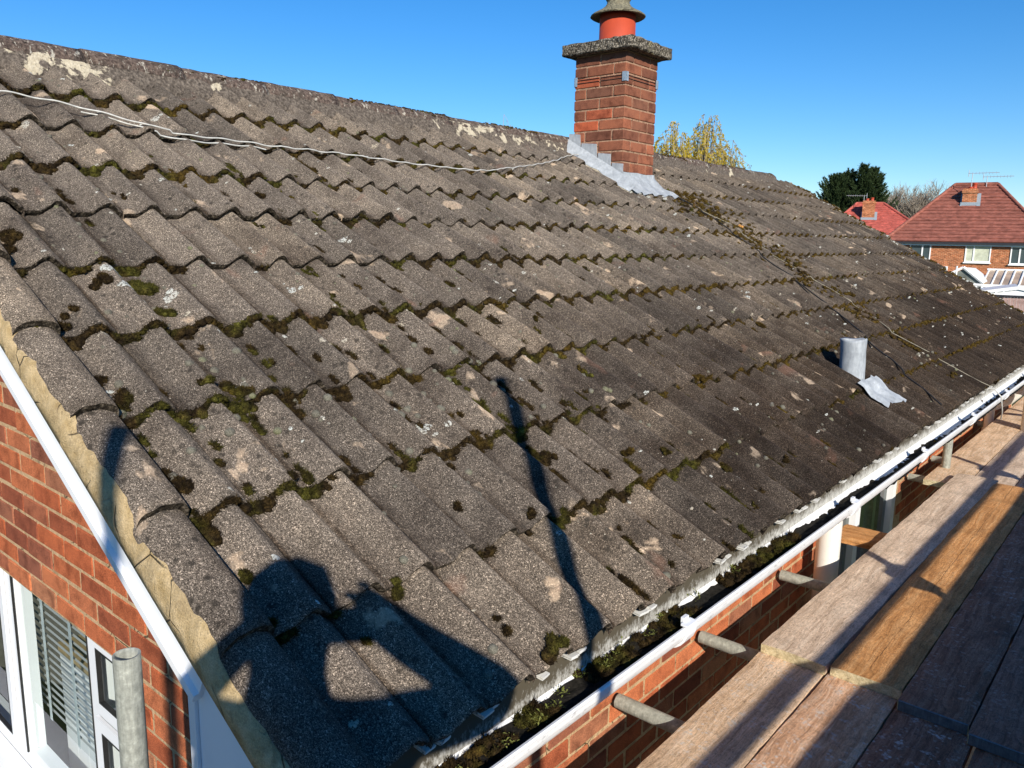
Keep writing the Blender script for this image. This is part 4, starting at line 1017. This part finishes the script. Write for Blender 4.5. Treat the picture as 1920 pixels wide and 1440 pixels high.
board(1.10, -2.6, 1.10, 1.60, ZL, WOODS[6], "outermost near scaffold board against the toe boards")
board(-.205, 4.22, -.205, 8.1, ZL, WOODS[4], "tan scaffold board at the far end of the walkway next to the wall")
board(.03, 4.24, .02, 8.1, ZL, WOODS[0], "second board from the wall at the far end of the walkway")
board(.262, 4.2, .262, 8.1, ZL, WOODS[5], "reddish board third from the wall at the far end")
board(.50, 5.1, .50, 8.1, ZL, WOODS[2], "dark board in the toe board shade at the far end")
board(1.07, 1.5, 1.07, 5.2, ZL, WOODS[3], "outermost dark board beside the toe boards")
o = board(-.30, 2.84, .10, 2.84, ZL - .002, WOODS[1], "short orange offcut board poking out between wall and walkway", .2); 
o.rotation_euler = (0, 0, -math.pi / 2); o.location = (-.29, 3.04, ZL - .001)

scaf = thing("scaffold", "galvanised tube scaffold standing along the eave wall", "scaffold", (.6, 2, -4.6)); sinv = Matrix.Translation((-.6, -2, 4.6))
def spart(mb, name, mat, smooth=True): o = mb.build(name, mat, scaf, smooth); o.matrix_parent_inverse = sinv; return o
def stube(name, a, b, r=.0242, hollow=False):
    m = MB(); m.tube([a, b], r, 20, cap=not hollow)
    if hollow:
        a, b = Vector(a), Vector(b); t = (b - a).normalized(); n = 20
        x = t.cross(Vector((1, 0, 0))).normalized(); y_ = t.cross(x); vs = []; fs = []
        for p, rr_ in ((b, r), (b, r - .004), (b - t * .25, r - .004)): vs += [p + (x * math.cos(6.2832 * k / n) + y_ * math.sin(6.2832 * k / n)) * rr_ for k in range(n)]
        for q in range(2): fs += [(q * n + k, q * n + (k + 1) % n, (q + 1) * n + (k + 1) % n, (q + 1) * n + k) for k in range(n)]
        m.add(vs, [f[::-1] for f in fs])
    return spart(m, name, MAT['galv'])
ZTR = ZL - .038 - .0255
for yt in (-1.9, -.55, .93, 1.515, 2.30, 4.43, 5.04, 6.6): stube("transom", (-.338, yt, ZTR), (1.62, yt + .01, ZTR))
stube("standard", (-.459, -.579, -4.6), (-.459, -.579, .142), hollow=True)
OX = 1.48
for (yo, zt) in ((-2.09, 1.88), (-.84, 1.84), (1.45, .50), (3.72, .50), (5.95, .50)): stube("standard", (OX + .06, yo, -4.6), (OX + .06, yo, zt))
st2 = stube("standard", (-.16, 4.60, -4.6), (-.16, 4.60, -.30), .027)
m = MB(); m.tube([(-.16, 4.60, -.62), (-.16, 4.60, -.55)], .0282, 20); m.build("yellow_tape", simple("yellow_tape", (.72, .48, .03), .6), st2, True)
stube("guard_rail", (OX, -2.6, .292), (OX, 8.2, .292), .0245)
stube("ledger", (OX + .02, -2.6, ZTR - .05), (OX + .02, 8.2, ZTR - .05)); stube("ledger", (1.3, -2.6, ZTR - .05), (1.3, 8.2, ZTR - .05))
for yo in (1.45, 3.72, 5.95):
    m = MB(); m.box((OX - .035, yo - .035, .255), (OX + .09, yo + .035, .328)); m.tube([(OX - .03, yo + .02, .33), (OX + .06, yo + .06, .36)], .008, 8); spart(m, "coupler", MAT['galv'], False)
for lvl in range(3):
    m = MB(); m.box((OX - .085, -2.6, ZL + .002 + lvl * .2265), (OX - .047, 8.1, ZL + .002 + lvl * .2265 + .225)); spart(m, "toe_board", WOODS[4], False)

# things beyond the far end of the walkway
m = MB(); m.tube([(.09, 6.3, -.75), (.09, 6.3, -.14)], .075, 20); tag(m.build("drum", MAT['pipew'], None, True), "white drum standing at the far end of the walkway under the gutter", "drum")
oc = thing("barrier", "orange plastic slatted barrier at the far end of the walkway", "barrier", (.45, 8.6, -.54)); om = simple("orange_plastic", (.72, .24, .01), .45, .4)
for k in range(5):
    m = MB(); m.box((-.35, 0, .02 + k * .13), (.45, .03, .115 + k * .13)); m.build("slat", om, oc)
for x in (-.33, .4):
    m = MB(); m.box((x, .03, 0), (x + .05, .06, .68)); m.build("post", om, oc)
m = MB(); m.tube([(.12, 6.4, -.16), (.9, 6.5, -.14)], .03, 14); tag(m.build("plastic_tube", simple("grey_plastic", (.05, .065, .08), .4, .4), None, True), "short dark grey tube leaning across the drum", "tube")
m = MB(); m.tube([(GX - .06, 4.66, .0), (GX + .03, 4.68, .012), (GX + .075, 4.70, -.04), (GX + .085, 4.74, -.14), (GX + .06, 4.9, -.22)], .0042, 8); tag(m.build("cable", MAT['cable'], None, True), "loose wire end curling over the far gutter lip", "cable")

# ------------------------------------------------------------------ the photographer (outside the frame, casts the shadow) and the phone
def skin_figure(name, joints, edges, root, sub=2):
    me = bpy.data.meshes.new(name); me.from_pydata([j[0] for j in joints], edges, []); o = link(name, me)
    md = o.modifiers.new("skin", 'SKIN'); md.use_smooth_shade = True
    ly = me.skin_vertices[0] if len(me.skin_vertices) else None
    if ly is None:
        bpy.context.view_layer.objects.active = o; me.attributes.new; ly = me.skin_vertices[0]
    for k, j in enumerate(joints): ly.data[k].radius = (j[1], j[1] if len(j) < 3 else j[2])
    for k in range(len(joints)): ly.data[k].use_root = (k == root)
    s = o.modifiers.new("sub", 'SUBSURF'); s.levels = sub; s.render_levels = sub
    return o
FD = Vector((-.647, .762, 0)); RD = Vector((.762, .647, 0)); HC = Vector((1.185, -1.40, 1.10))
bb_ = HC - Vector((0, 0, 1.10)) + FD * -.02
def at(r, f, z): return (bb_ + RD * r + FD * f + Vector((0, 0, z)))[:]
J = [(at(0, 0, .36), .155), (at(0, -.02, .55), .150), (at(.02, -.02, .74), .19), (at(0, 0, .88), .10), (at(0, .02, .965), .062), (at(0, .03, 1.03), .088), (at(0, .03, 1.12), .108), (at(0, .02, 1.185), .075),
     (at(.17, .0, .86), .072), ((1.285, -.945, .745), .066), ((1.045, -1.06, .872), .052), ((1.005, -1.085, .912), .044),
     (at(-.17, .0, .86), .072), ((.895, -1.415, .82), .050), ((.925, -1.30, .905), .034), ((.925, -1.245, .93), .038),
     (at(.10, 0, .28), .105), (at(.12, .03, -.08), .072), (at(.13, -.02, -.46), .048), (at(.14, .10, -.505), .035),
     (at(-.10, 0, .28), .105), (at(-.12, .03, -.08), .072), (at(-.13, -.02, -.46), .048), (at(-.14, .10, -.505), .035)]
E_ = [(0, 1), (1, 2), (2, 3), (3, 4), (4, 5), (5, 6), (6, 7), (2, 8), (8, 9), (9, 10), (10, 11), (2, 12), (12, 13), (13, 14), (14, 15), (0, 16), (16, 17), (17, 18), (18, 19), (0, 20), (20, 21), (21, 22), (22, 23)]
for (h, sgn) in ((11, 1), (15, -1)):
    p = Vector(J[h][0])
    for k in range(4):
        b = p + FD * .015 + Vector((0, 0, .03 - .02 * k)); J.append((b[:], .010)); J.append(((b + FD * .028 - RD * sgn * .012)[:], .0085)); J.append(((b + FD * .030 - RD * sgn * .034)[:], .0075))
        n0 = len(J) - 3; E_ += [(h, n0), (n0, n0 + 1), (n0 + 1, n0 + 2)]
    b = p - RD * sgn * .02 + Vector((0, 0, .02)); J.append((b[:], .011)); J.append(((b - RD * sgn * .03 + Vector((0, 0, .012)))[:], .009)); E_ += [(h, len(J) - 2), (len(J) - 2, len(J) - 1)]
per = skin_figure("person", J, E_, 0, 1)
pt = NT("work_clothes"); pz = pt.xyz(pt.pos())[2]
pt.base(pt.ramp(pt.math('MULTIPLY', pt.math('ADD', pz, .6), .55), [(.0, (.03, .025, .02)), (.07, (.04, .045, .06)), (.53, (.04, .045, .06)), (.54, (.09, .10, .11)), (.85, (.09, .10, .11)), (.855, (.45, .28, .2)), (.955, (.05, .035, .025))], 'CONSTANT'))
per.data.materials.append(pt.set(.85, .2)); tag(per, "person in dark jacket and trousers standing on the walkway holding up a phone", "person")
ph = thing("phone", "black phone held up in landscape by the person on the walkway", "phone", tuple(CAM))
fw_ = Vector(M[2]); rt_ = Vector(M[0]); up_ = Vector(M[1])
m = MB(); m.obox(-fw_ * .016 + rt_ * .045 - up_ * .018, rt_ * .075, up_ * .036, fw_ * .004); m.build("body", MAT['blackcable'], ph)

# ------------------------------------------------------------------ far houses
def frame_at(bearing, D, z):
    b = R(bearing); f = Vector((math.sin(b), math.cos(b), 0)); r = Vector((math.cos(b), -math.sin(b), 0))
    m = Matrix((r, f, Vector((0, 0, 1)))).transposed().to_4x4(); m.translation = Vector((CAM.x, CAM.y, 0)) + f * D + Vector((0, 0, z)); return m
def brick_far(name, a, b):
    t = NT(name); v = t.objc(); n = t.n("ShaderNodeTexBrick"); t.link(t.scale(v, (1, 1, 1), (R(90), 0, 0)), n.inputs[0])
    n.inputs['Color1'].default_value = (*a, 1); n.inputs['Color2'].default_value = (*b, 1); n.inputs['Mortar'].default_value = (.42, .25, .14, 1)
    n.inputs['Scale'].default_value = 1; n.inputs['Mortar Size'].default_value = .012; n.inputs['Brick Width'].default_value = .225; n.inputs['Row Height'].default_value = .075; n.inputs['Bias'].default_value = -.1
    c = t.mix(1.0, n.outputs[0], t.ramp(t.noise(t.scale(v, (1, 1, 3)), 3.6, 4, .75), [(.34, .45), (.5, 1.0), (.66, 1.6)]), 'MULTIPLY'); t.base(c); return t.set(.9, .15)
FB = brick_far("far_orange_brick", (.36, .10, .035), (.26, .07, .03))
def roof_far(name, c):
    t = NT(name); v = t.objc(); n = t.noise(t.scale(v, (3, 3, 9)), 1.3, 5, .7); n2 = t.noise(t.scale(v, (1, 1, 1.6)), 2.2, 4, .75)
    col = t.mix(1.0, t.ramp(n, [(.3, tuple(x * .65 for x in c)), (.7, tuple(x * 1.3 for x in c))]), t.ramp(n2, [(.34, .68), (.66, 1.3)]), 'MULTIPLY'); t.base(col); return t.set(.85, .2)
def courses(mb, e0, e1, r0, r1, n, rise, lip=.05):
    """stepped tile courses between eave e0-e1 and ridge r0-r1, with tile joints as notches left to the material"""
    e0, e1, r0, r1 = map(Vector, (e0, e1, r0, r1)); nn = (e1 - e0).cross(r0 + r1 - e0 - e1).normalized()
    if nn.z < 0: nn = -nn
    for k in range(n):
        a, b = k / n, (k + 1) / n
        p = [e0.lerp(r0, a) + nn * lip, e1.lerp(r1, a) + nn * lip, e1.lerp(r1, b), e0.lerp(r0, b)]
        q = [e0.lerp(r0, a) - nn * .03, e1.lerp(r1, a) - nn * .03]
        mb.add(p + q, [(0, 1, 2, 3), (4, 5, 1, 0)])
WINF = m_plastic("far_white_frame", (.82, .82, .80)); CUR = simple("net_curtain", (.48, .50, .38), .8, .2, 0, .25, 3); FGL = simple("dark_far_glass", (.05, .07, .075), .15, .6, 0, .1, 2)
LEADF = simple("far_lead", (.25, .30, .34), .6); GUT = simple("black_gutter", (.03, .03, .035), .4)
def far_house(label, bearing, D, z0, xl, xr, rl, rr, H, DP, zb, roofc, wins, chims, ncourse, aerials=()):
    h = thing("brick_house", label, "house", (0, 0, 0), None); h.matrix_world = frame_at(bearing, D, z0)
    w = MB(); w.box((xl + .3, .3, zb - z0), (xr - .3, 2 * DP - .3, -.02)); w.build("wall", FB, h)
    m = MB(); n = ncourse; ov = 0
    courses(m, (xl, 0, 0), (xr, 0, 0), (rl, DP, H), (rr, DP, H), n, 0); courses(m, (xr, 0, 0), (xr, 2 * DP, 0), (rr, DP, H), (rr, DP, H), n, 0)
    courses(m, (xl, 2 * DP, 0), (xl, 0, 0), (rl, DP, H), (rl, DP, H), n, 0); courses(m, (xr, 2 * DP, 0), (xl, 2 * DP, 0), (rr, DP, H), (rl, DP, H), n, 0)
    rm = roof_far("far_roof_" + str(int(D)), roofc); rf = m.build("roof", rm, h)
    m = MB(); m.tube([(rl, DP, H + .04), (rr, DP, H + .04)], .13, 8)
    for (ex, ey, rx) in ((xl, 0, rl), (xr, 0, rr), (xl, 2 * DP, rl), (xr, 2 * DP, rr)): m.tube([(ex, ey, .05), (rx, DP, H + .05)], .11, 8)
    m.build("ridge_tiles", rm, rf, True)
    m = MB(); m.box((xl, -.12, -.16), (xr, .02, -.04)); m.build("gutter", GUT, h)
    m = MB(); m.box((xl + .05, .03, -.26), (xr - .05, .28, -.14)); m.build("fascia", WINF, h)
    for (x0, x1, za, zc, lights, cur) in wins:
        f = MB(); fr = .07
        f.box((x0, .24, za), (x1, .34, za + fr)); f.box((x0, .24, zc - fr), (x1, .34, zc)); f.box((x0, .24, za + fr), (x0 + fr, .34, zc - fr)); f.box((x1 - fr, .24, za + fr), (x1, .34, zc - fr))
        for q in lights:
            xm = x0 + (x1 - x0) * q; f.box((xm - fr * .6, .24, za + fr), (xm + fr * .6, .34, zc - fr))
        f.box((x0 - .06, .16, za - .07), (x1 + .06, .30, za)); wo_ = f.build("window", WINF, h)
        m = MB(); m.quad((x0 + fr, .285, za + fr), (x1 - fr, .285, za + fr), (x1 - fr, .285, zc - fr), (x0 + fr, .285, zc - fr)); m.build("pane", CUR if cur else FGL, wo_)
    for (x0, x1, y0, y1, zz0, zz1, pots) in chims:
        m = MB(); m.box((x0, y0, zz0), (x1, y1, zz1)); m.box((x0 - .06, y0 - .06, zz1 - .28), (x1 + .06, y1 + .06, zz1 - .12)); c = m.build("chimney", FB, h)
        m = MB()
        zf = lambda yy: yy / DP * H
        for (xa, xb) in ((x1, x1 + .22), (x0 - .10, x0)): m.add([(xa, y0 - .12, zf(y0 - .12) + .08), (xb, y0 - .12, zf(y0 - .12) + .08), (xb, y1, zf(y1) + .10), (xa, y1, zf(y1) + .10)], [(0, 1, 2, 3)])
        m.box((x0 - .08, y0 - .03, zf(y0) - .1), (x1 + .2, y0 - .002, zf(y0) + .22)); m.build("lead_flashing", LEADF, c)
        for (px, ph_) in pots: m = MB(); m.lathe((px, (y0 + y1) / 2, zz1), [(.16, 0), (.14, .06), (.12, ph_), (.15, ph_ + .02), (.15, ph_ + .07), (.09, ph_ + .07)], 14); m.build("pot", MAT['pot'], c, True)
    for (ax, ay, az, hh, d) in aerials:
        m = MB(); m.tube([(ax, ay, az), (ax, ay, az + hh)], .025, 6); m.tube([(ax - .25 * d, ay, az + hh), (ax + 1.5 * d, ay, az + hh + .02)], .018, 6)
        for q in range(9): x = ax - .2 * d + q * .19 * d; m.tube([(x, ay - .15, az + hh), (x, ay + .15, az + hh)], .008, 4); m.tube([(x, ay, az + hh - .1), (x, ay, az + hh + .1)], .008, 4)
        m.tube([(ax - .22 * d, ay, az + hh - .22), (ax - .22 * d, ay, az + hh + .22)], .02, 6); m.build("aerial", simple("aerial_alloy", (.45, .46, .47), .4, .4, .5), h)
    return h
D1 = 58.0
def fx(px, D=D1): return D * math.tan(R((px - 1816) / 35.3))
def fz(py, D): return CAM.z + D * math.tan(R(.28 + (452 - py) / 30.8))
z1 = fz(452, D1); Zw = lambda py: fz(py, D1 + .3) - z1
far_house("brick house with a brown red hipped roof, two aerials and white windows", -11.25, D1, z1, fx(1655), fx(1979), fx(1784) * 1.06, fx(1865) * 1.06, 3.75, 4.6, -4.6, (.255, .092, .066),
    [(fx(1708), fx(1751), Zw(489) , Zw(457), (.6,), 0), (fx(1818), fx(1867), Zw(490), Zw(457), (.34,), 1), (fx(1903), fx(1960), Zw(492), Zw(459), (.3,), 0), (fx(1770), fx(1788), Zw(510), Zw(499), (), 1)],
    [(fx(1800), fx(1829), 2.85, 3.75, 1.9, 3.42, ((fx(1815), .06), (fx(1822), .30)))], 17, ((fx(1815), 3.2, 3.35, 1.05, 1), (fx(1845), 4.4, 3.4, .85, 1)))
D2 = 78.0; z2 = fz(450, D2)
far_house("small bright red hipped roof with a chimney in front of the conifers", -16.6, D2, z2, -4.6, 5.3, -1.5, .8, fz(381, D2 + 4.5) - z2, 4.5, -4.6, (.43, .105, .08),
    [], [(-.95, .10, 2.4, 3.3, 1.2, 3.45, ((-.6, .12), (-.2, .2)))], 18, ((-.9, 2.9, 3.4, .5, -1),))
far_house("house with a dark roof and chimney at the right edge of the view", -6.0, 74, fz(430, 74), -3.6, 6, .0, 3, 3.2, 4.2, -4.6, (.07, .06, .06), [], [(-3.1, -2.1, 1.3, 2.2, .6, 3.2, ((-2.6, .35),))], 14)

# conservatory behind the far end of the roof
DC = 49.0; cons = thing("conservatory", "white framed conservatory with a tan glazed roof in front of the brick house", "conservatory"); cons.matrix_world = frame_at(-11.25, DC, 0)
def cx(px): return fx(px, DC)
ze_ = fz(531, DC); zr = fz(504, DC + 2.5); zg = -4.6
m = MB()
xa, xb = cx(1858), cx(2010)
for k in range(12):
    x = xa + (xb - xa) * k / 11; m.box((x - .05, -.03, zg), (x + .05, .05, ze_ - .1)); 
m.box((xa, -.06, ze_ - .14), (xb, .06, ze_ + .02)); m.box((xa, -.02, ze_ - .75), (xb, .04, ze_ - .68)); m.box((xa, -.04, ze_ - 1.5), (xb, .06, ze_ - .95)); m.build("frame", WINF, cons)
m = MB()
for k in range(10):
    x0 = xa + (xb - xa) * k / 9 ; m.tube([(x0, -.02, ze_ + .04), (x0 + .30, 2.5, zr + .04)], .045, 6)
m.tube([(xa + .2, 2.5, zr + .03), (xb, 2.5, zr + .03)], .07, 6); m.build("glazing_bar", WINF, cons)
tan = simple("tan_polycarbonate", (.42, .30, .19), .25, .4, 0, .35, 1.3)
for k in range(9):
    x0 = xa + (xb - xa) * k / 9; x1 = xa + (xb - xa) * (k + 1) / 9; m = MB(); m.quad((x0, 0, ze_ + .02), (x1, 0, ze_ + .02), (x1 + .3, 2.5, zr), (x0 + .3, 2.5, zr)); m.build("roof_pane", tan, cons)
m = MB(); m.quad((xa, .03, zg), (xb, .03, zg), (xb, .03, ze_ - .14), (xa, .03, ze_ - .14)); m.build("pane", simple("far_pale_glass", (.30, .34, .34), .2, .5, 0, .4, 1.1), cons)
# its gabled end bay
g0, g1, gm_ = cx(1793), cx(1859), cx(1818); zgab = fz(500, DC - 1.2)
m = MB(); m.tube([(g0, -1.2, fz(514, DC - 1.2)), (gm_, -1.2, zgab)], .07, 6); m.tube([(gm_, -1.2, zgab), (g1, -1.2, fz(529, DC - 1.2))], .09, 6); m.tube([(g0, -1.2, ze_ + .05), (g1, -1.2, ze_)], .08, 6); m.tube([(cx(1806), -1.22, fz(516, DC)), (cx(1806), -1.22, fz(497, DC))], .05, 6)
for px in (1800, 1815, 1822, 1835, 1846, 1857): m.box((cx(px) - .05, -1.25, zg), (cx(px) + .05, -1.15, ze_ + .05))
m.box((g0, -1.24, ze_ - .5), (g1, -1.16, ze_ - .42)); m.build("gable_frame", WINF, cons)
m = MB(); m.add([(gm_, -1.1, zgab), (g1, -1.1, fz(529, DC - 1.2)), (g1 + .4, 2.0, ze_ + .2), (gm_ + .6, 2.4, zr + .1)], [(0, 1, 2, 3)]); m.build("roof_slope", WINF, cons)
m = MB(); m.add([(g0, -1.12, zg), (g1, -1.12, zg), (g1, -1.12, ze_), (gm_, -1.12, zgab - .1), (g0, -1.12, fz(516, DC))], [(0, 1, 2, 3, 4)]); m.build("gable_pane", simple("dark_grey_glass", (.16, .17, .15), .2, .5, 0, .4, 1.5), cons)  # darker grey glass tone for the gable bay
# shed with white verge
DS = 40.0; shed = thing("garden_shed", "pinkish boarded shed with a white gabled verge below the conservatory", "shed"); shed.matrix_world = frame_at(-11.25, DS, 0)
sx = lambda px: fx(px, DS); zt = fz(549, DS); m = MB()
for k in range(44): x = sx(1862) + k * .115; m.box((x, .01 * (k % 2), -4.6), (x + .108, .05, zt - .02))
m.build("boarding", simple("pink_grey_boarding", (.36, .24, .21), .85, .1, 0, .2, 4), shed)
m = MB(); za_ = fz(538, DS); xm = sx(1925)
m.add([(sx(1858), -.1, zt + .02), (xm, -.1, za_), (xm, -.1, za_ + .14), (sx(1858), -.1, zt + .14)], [(0, 1, 2, 3)]); m.add([(sx(1858), -.1, zt + .14), (xm, -.1, za_ + .14), (xm, 2.6, za_ + .14), (sx(1858), 2.6, zt + .14)], [(0, 1, 2, 3)])
m.add([(xm, -.1, za_), (sx(1992), -.1, zt + .02), (sx(1992), -.1, zt + .14), (xm, -.1, za_ + .14)], [(0, 1, 2, 3)]); m.build("verge", WINF, shed)
m = MB(); m.add([(sx(1862), -.02, zt - .03), (sx(1992), -.02, zt - .03), (xm, -.02, za_)], [(0, 1, 2)]); m.build("gable_infill", WINF, shed)
m = MB(); m.box((sx(1860), -.08, zt - .07), (sx(1992), .0, zt + .0)); m.build("dark_strip", GUT, shed)  # dark strip along the foot of the white verge

# ------------------------------------------------------------------ trees
BARK = simple("bark", (.11, .085, .065), .9, .1, 0, .4, 6); PALEBARK = simple("pale_twig_bark", (.30, .255, .20), .9, .1, 0, .3, 3)
CONM = m_leaf("conifer_foliage", (.016, .032, .012), (.045, .07, .022), .12); WILM = m_leaf("yellow_willow_leaf", (.38, .30, .02), (.60, .45, .06), .35)
def conifer(bearing, D, zbase, ztop, rad, label, seed):
    rr = np.random.default_rng(seed); b = R(bearing); c = Vector((CAM.x + math.sin(b) * D, CAM.y + math.cos(b) * D, 0)); H = ztop - zbase
    t = thing("conifer_tree", label, "tree", (c.x, c.y, zbase), "dark conifers behind the red roof")
    m = MB(); m.tube([(0, 0, 0), (.05, 0, H * .5), (0, 0, H * .97)], .2, 8, rs=[.22, .13, .02]); m.build("trunk", BARK, t, True)
    V = []; n = 0
    for q in range(190):
        u = rr.random() ** .8; z = H * (.25 + .74 * u); a = rr.random() * 6.283; L_ = rad * 1.25 * (1 - u) ** .8 * (.45 + .75 * rr.random()) + .25
        up = .7 + .7 * rr.random(); dr = np.array([math.cos(a), math.sin(a), up]); th_ = .10 + .16 * rr.random()
        nl = int(70 + 60 * L_); f = (.15 + .85 * rr.random(nl) ** .8)[:, None]
        P_ = np.array([0, 0, z]) + dr * L_ * f + np.array([0, 0, .25]) * f ** 2 + rr.normal(size=(nl, 3)) * th_ * (1.15 - f)
        D_ = dr + rr.normal(size=(nl, 3)) * .45; D_ /= np.linalg.norm(D_, axis=1)[:, None]; W_ = np.cross(D_, rr.normal(size=(nl, 3))); W_ /= np.linalg.norm(W_, axis=1)[:, None]
        l = (.14 + .20 * rr.random(nl))[:, None]; V += list(np.stack([P_ - W_ * .04, P_ + W_ * .04, P_ + D_ * l], 1).reshape(-1, 3))
    V = np.array(V); o = link("crown", np_mesh("crown", V, np.arange(len(V)).reshape(-1, 3), CONM, False), t); return t
DCN = 92.0
def fzt(el, D): return CAM.z + D * math.tan(R(el))
conifer(-18.95, DCN, -4.6, fzt(4.2, DCN), 2.9, "leftmost dark conifer of the clump with a broad sloping side", 1)
conifer(-18.25, DCN + 1, -4.6, fzt(4.5, DCN), 2.2, "second conifer from the left with a blunt double tip", 2)
conifer(-17.35, DCN, -4.6, fzt(4.8, DCN), 2.0, "tallest conifer of the clump with a thin pointed top", 3)
conifer(-16.75, DCN + .5, -4.6, fzt(4.6, DCN), 2.1, "rightmost dark conifer leaning over the red roof chimney", 4)
conifer(-18.7, DCN + 2, -4.6, fzt(3.3, DCN), 3.2, "low dark conifer filling the gap at the back of the clump", 5)
conifer(-17.0, DCN + 2, -4.6, fzt(3.4, DCN), 2.4, "short bushy conifer between the two right hand tips", 6)

def branch_tree(t, mat, H, spread, depth, r0, seed, droop=0.0, leafy=None, nleaf=0, lean=(0, 0), first=.3, kids=(3, 5)):
    rr = random.Random(seed); m = MB(); tips = []
    def grow(p, d, L_, r, k):
        pts = [p]; q = Vector(p); dd = Vector(d)
        for s in range(3):
            dd = (dd + Vector((rr.gauss(0, .14), rr.gauss(0, .14), rr.gauss(0, .10) + (.10 if droop == 0 else -droop * (1 if k > 1 else .0))))).normalized(); q = q + dd * L_ / 3; pts.append(q.copy())
        m.tube(pts, r, 5 if k < 2 else 3, cap=False, rs=[r, r * .85, r * .7, r * .5])
        if k >= depth: tips.append(pts); return
        for c in range(rr.randint(*kids)):
            f = rr.uniform(.35, 1); b = pts[min(3, int(f * 3))]; a = rr.uniform(0, 6.283); sp = spread * rr.uniform(.6, 1.2)
            x = dd.orthogonal().normalized(); y_ = dd.cross(x); nd = (dd + (x * math.cos(a) + y_ * math.sin(a)) * sp).normalized(); grow(b, nd, L_ * rr.uniform(.55, .8), r * .52, k + 1)
        tips.append(pts)
    grow(Vector((0, 0, 0)), Vector((lean[0], lean[1], 1)).normalized(), H * first, r0, 0)
    return m, tips
def put_tree(bearing, D, zbase, name, label, cat="tree", group=None):
    b = R(bearing); return thing(name, label, cat, (CAM.x + math.sin(b) * D, CAM.y + math.cos(b) * D, zbase), group)
t = put_tree(-14.75, 98, -4.6, "bare_tree", "bare grey tan tree between the red roof and the brown red roof")
m = MB(); rr = random.Random(5); zt_ = fzt(3.4, 98) + 4.6
trunk = MB(); trunk.tube([(0, 0, 0), (.1, 0, 2.5), (0, 0, 5.0)], .3, 8, rs=[.34, .28, .22]); trunk.build("trunk", PALEBARK, t, True)
tw = MB()
def twig(p, d, L_, r, k):
    q = Vector(p); dd = Vector(d).normalized(); pts = [q.copy()]
    for s in range(3): dd = (dd + Vector((rr.gauss(0, .1), rr.gauss(0, .1), .10))).normalized(); q = q + dd * L_ / 3; pts.append(q.copy())
    tw.tube(pts, r, 4 if k < 2 else 3, cap=False, rs=[r, r * .85, r * .7, r * .55])
    if k == 4: return
    for c in range((7, 6, 5, 4)[k]):
        f = rr.uniform(.3, 1); b = pts[0].lerp(pts[3], f); a = rr.uniform(0, 6.283); x = dd.orthogonal().normalized(); y_ = dd.cross(x); twig(b, dd + (x * math.cos(a) + y_ * math.sin(a)) * rr.uniform(.35, .8), L_ * rr.uniform(.55, .78), r * .58, k + 1)
for c in range(7):
    a = 6.283 * c / 7 + .3; twig((0, 0, 4.2 + .1 * c), (math.cos(a) * .75, math.sin(a) * .75, 1.0), 2.9, .10, 0)
cr = tw.build("crown", PALEBARK, t); zmax = np.percentile([v[2] for v in tw.v], 98); xr_ = np.percentile([abs(v[0]) for v in tw.v], 97); cr.scale = (3.9 / xr_, 3.9 / xr_, zt_ / zmax)

def willow(bearing, D, ztop, w, label, seed, dens=1.0, strands=150):
    t = put_tree(bearing, D, -4.6, "willow_tree", label); rr = random.Random(seed); H = ztop + 4.6
    tr = MB(); tr.tube([(0, 0, 0), (.1, 0, H * .35), (.0, 0, H * .62)], .2, 8, rs=[.26, .2, .1]); tr.build("trunk", BARK, t, True)
    br = MB(); lf = []
    for k in range(strands):
        a = rr.uniform(0, 6.283); rad = w * math.sqrt(rr.random()); top = H * (1 - .16 * (rad / w) ** 2) * rr.uniform(.72, 1.0)
        p0 = Vector((0, 0, H * .55)); p1 = Vector((math.cos(a) * rad * .6, math.sin(a) * rad * .6, top)); p2 = Vector((math.cos(a) * rad, math.sin(a) * rad, top - .25)); L_ = rr.uniform(.8, 2.6)
        pts = [p0, p0.lerp(p1, .6) + Vector((0, 0, .2)), p1, p2]; q = p2.copy()
        for s in range(6): q = q + Vector((rr.gauss(0, .05) + math.cos(a) * .04, rr.gauss(0, .05) + math.sin(a) * .04, -L_ / 6)); pts.append(q.copy())
        br.tube(pts, .01, 4, cap=False, rs=[.03, .018, .010, .008] + [.006] * 6)
        for s in range(int(46 * dens)):
            u = rr.uniform(1.5, len(pts) - 1.01); i = int(u); b = pts[i].lerp(pts[i + 1], u - i); d = Vector((rr.gauss(0, .5), rr.gauss(0, .5), rr.gauss(-.7, .5))).normalized(); l = rr.uniform(.07, .13); sd = d.cross(Vector((rr.gauss(0, 1), rr.gauss(0, 1), rr.gauss(0, 1)))).normalized() * l * .2
            b = b + Vector((rr.gauss(0, .03), rr.gauss(0, .03), 0)); lf += [b[:], (b + d * l * .5 + sd)[:], (b + d * l)[:], (b + d * l * .5 - sd)[:]]
    br.build("branches", PALEBARK, t)
    o = link("crown", np_mesh("crown", np.array(lf), np.arange(len(lf)).reshape(-1, 4), WILM, False), t); return t
DW = 34.0
willow(-29.5, DW, fzt(8.3, DW), 1.25, "yellow leaved willow just right of the chimney", 11, 3.2, 170)
willow(-27.35, DW + 1, fzt(9.0, DW + 1), 1.2, "taller yellow willow with thin arching twigs right of the chimney", 12, 2.3, 140)
willow(-26.0, DW + 1, fzt(7.6, DW + 1), 1.1, "sparse low willow shoots at the end of the ridge", 13, 1.1, 80)
willow(-41.6, DW, fzt(8.75, DW), 1.5, "nearly bare willow tips showing over the ridge left of the chimney", 14, .25, 80)
willow(-35.2, DW, fzt(8.4, DW), .8, "thin pale willow twigs against the left side of the chimney", 15, .10, 40)
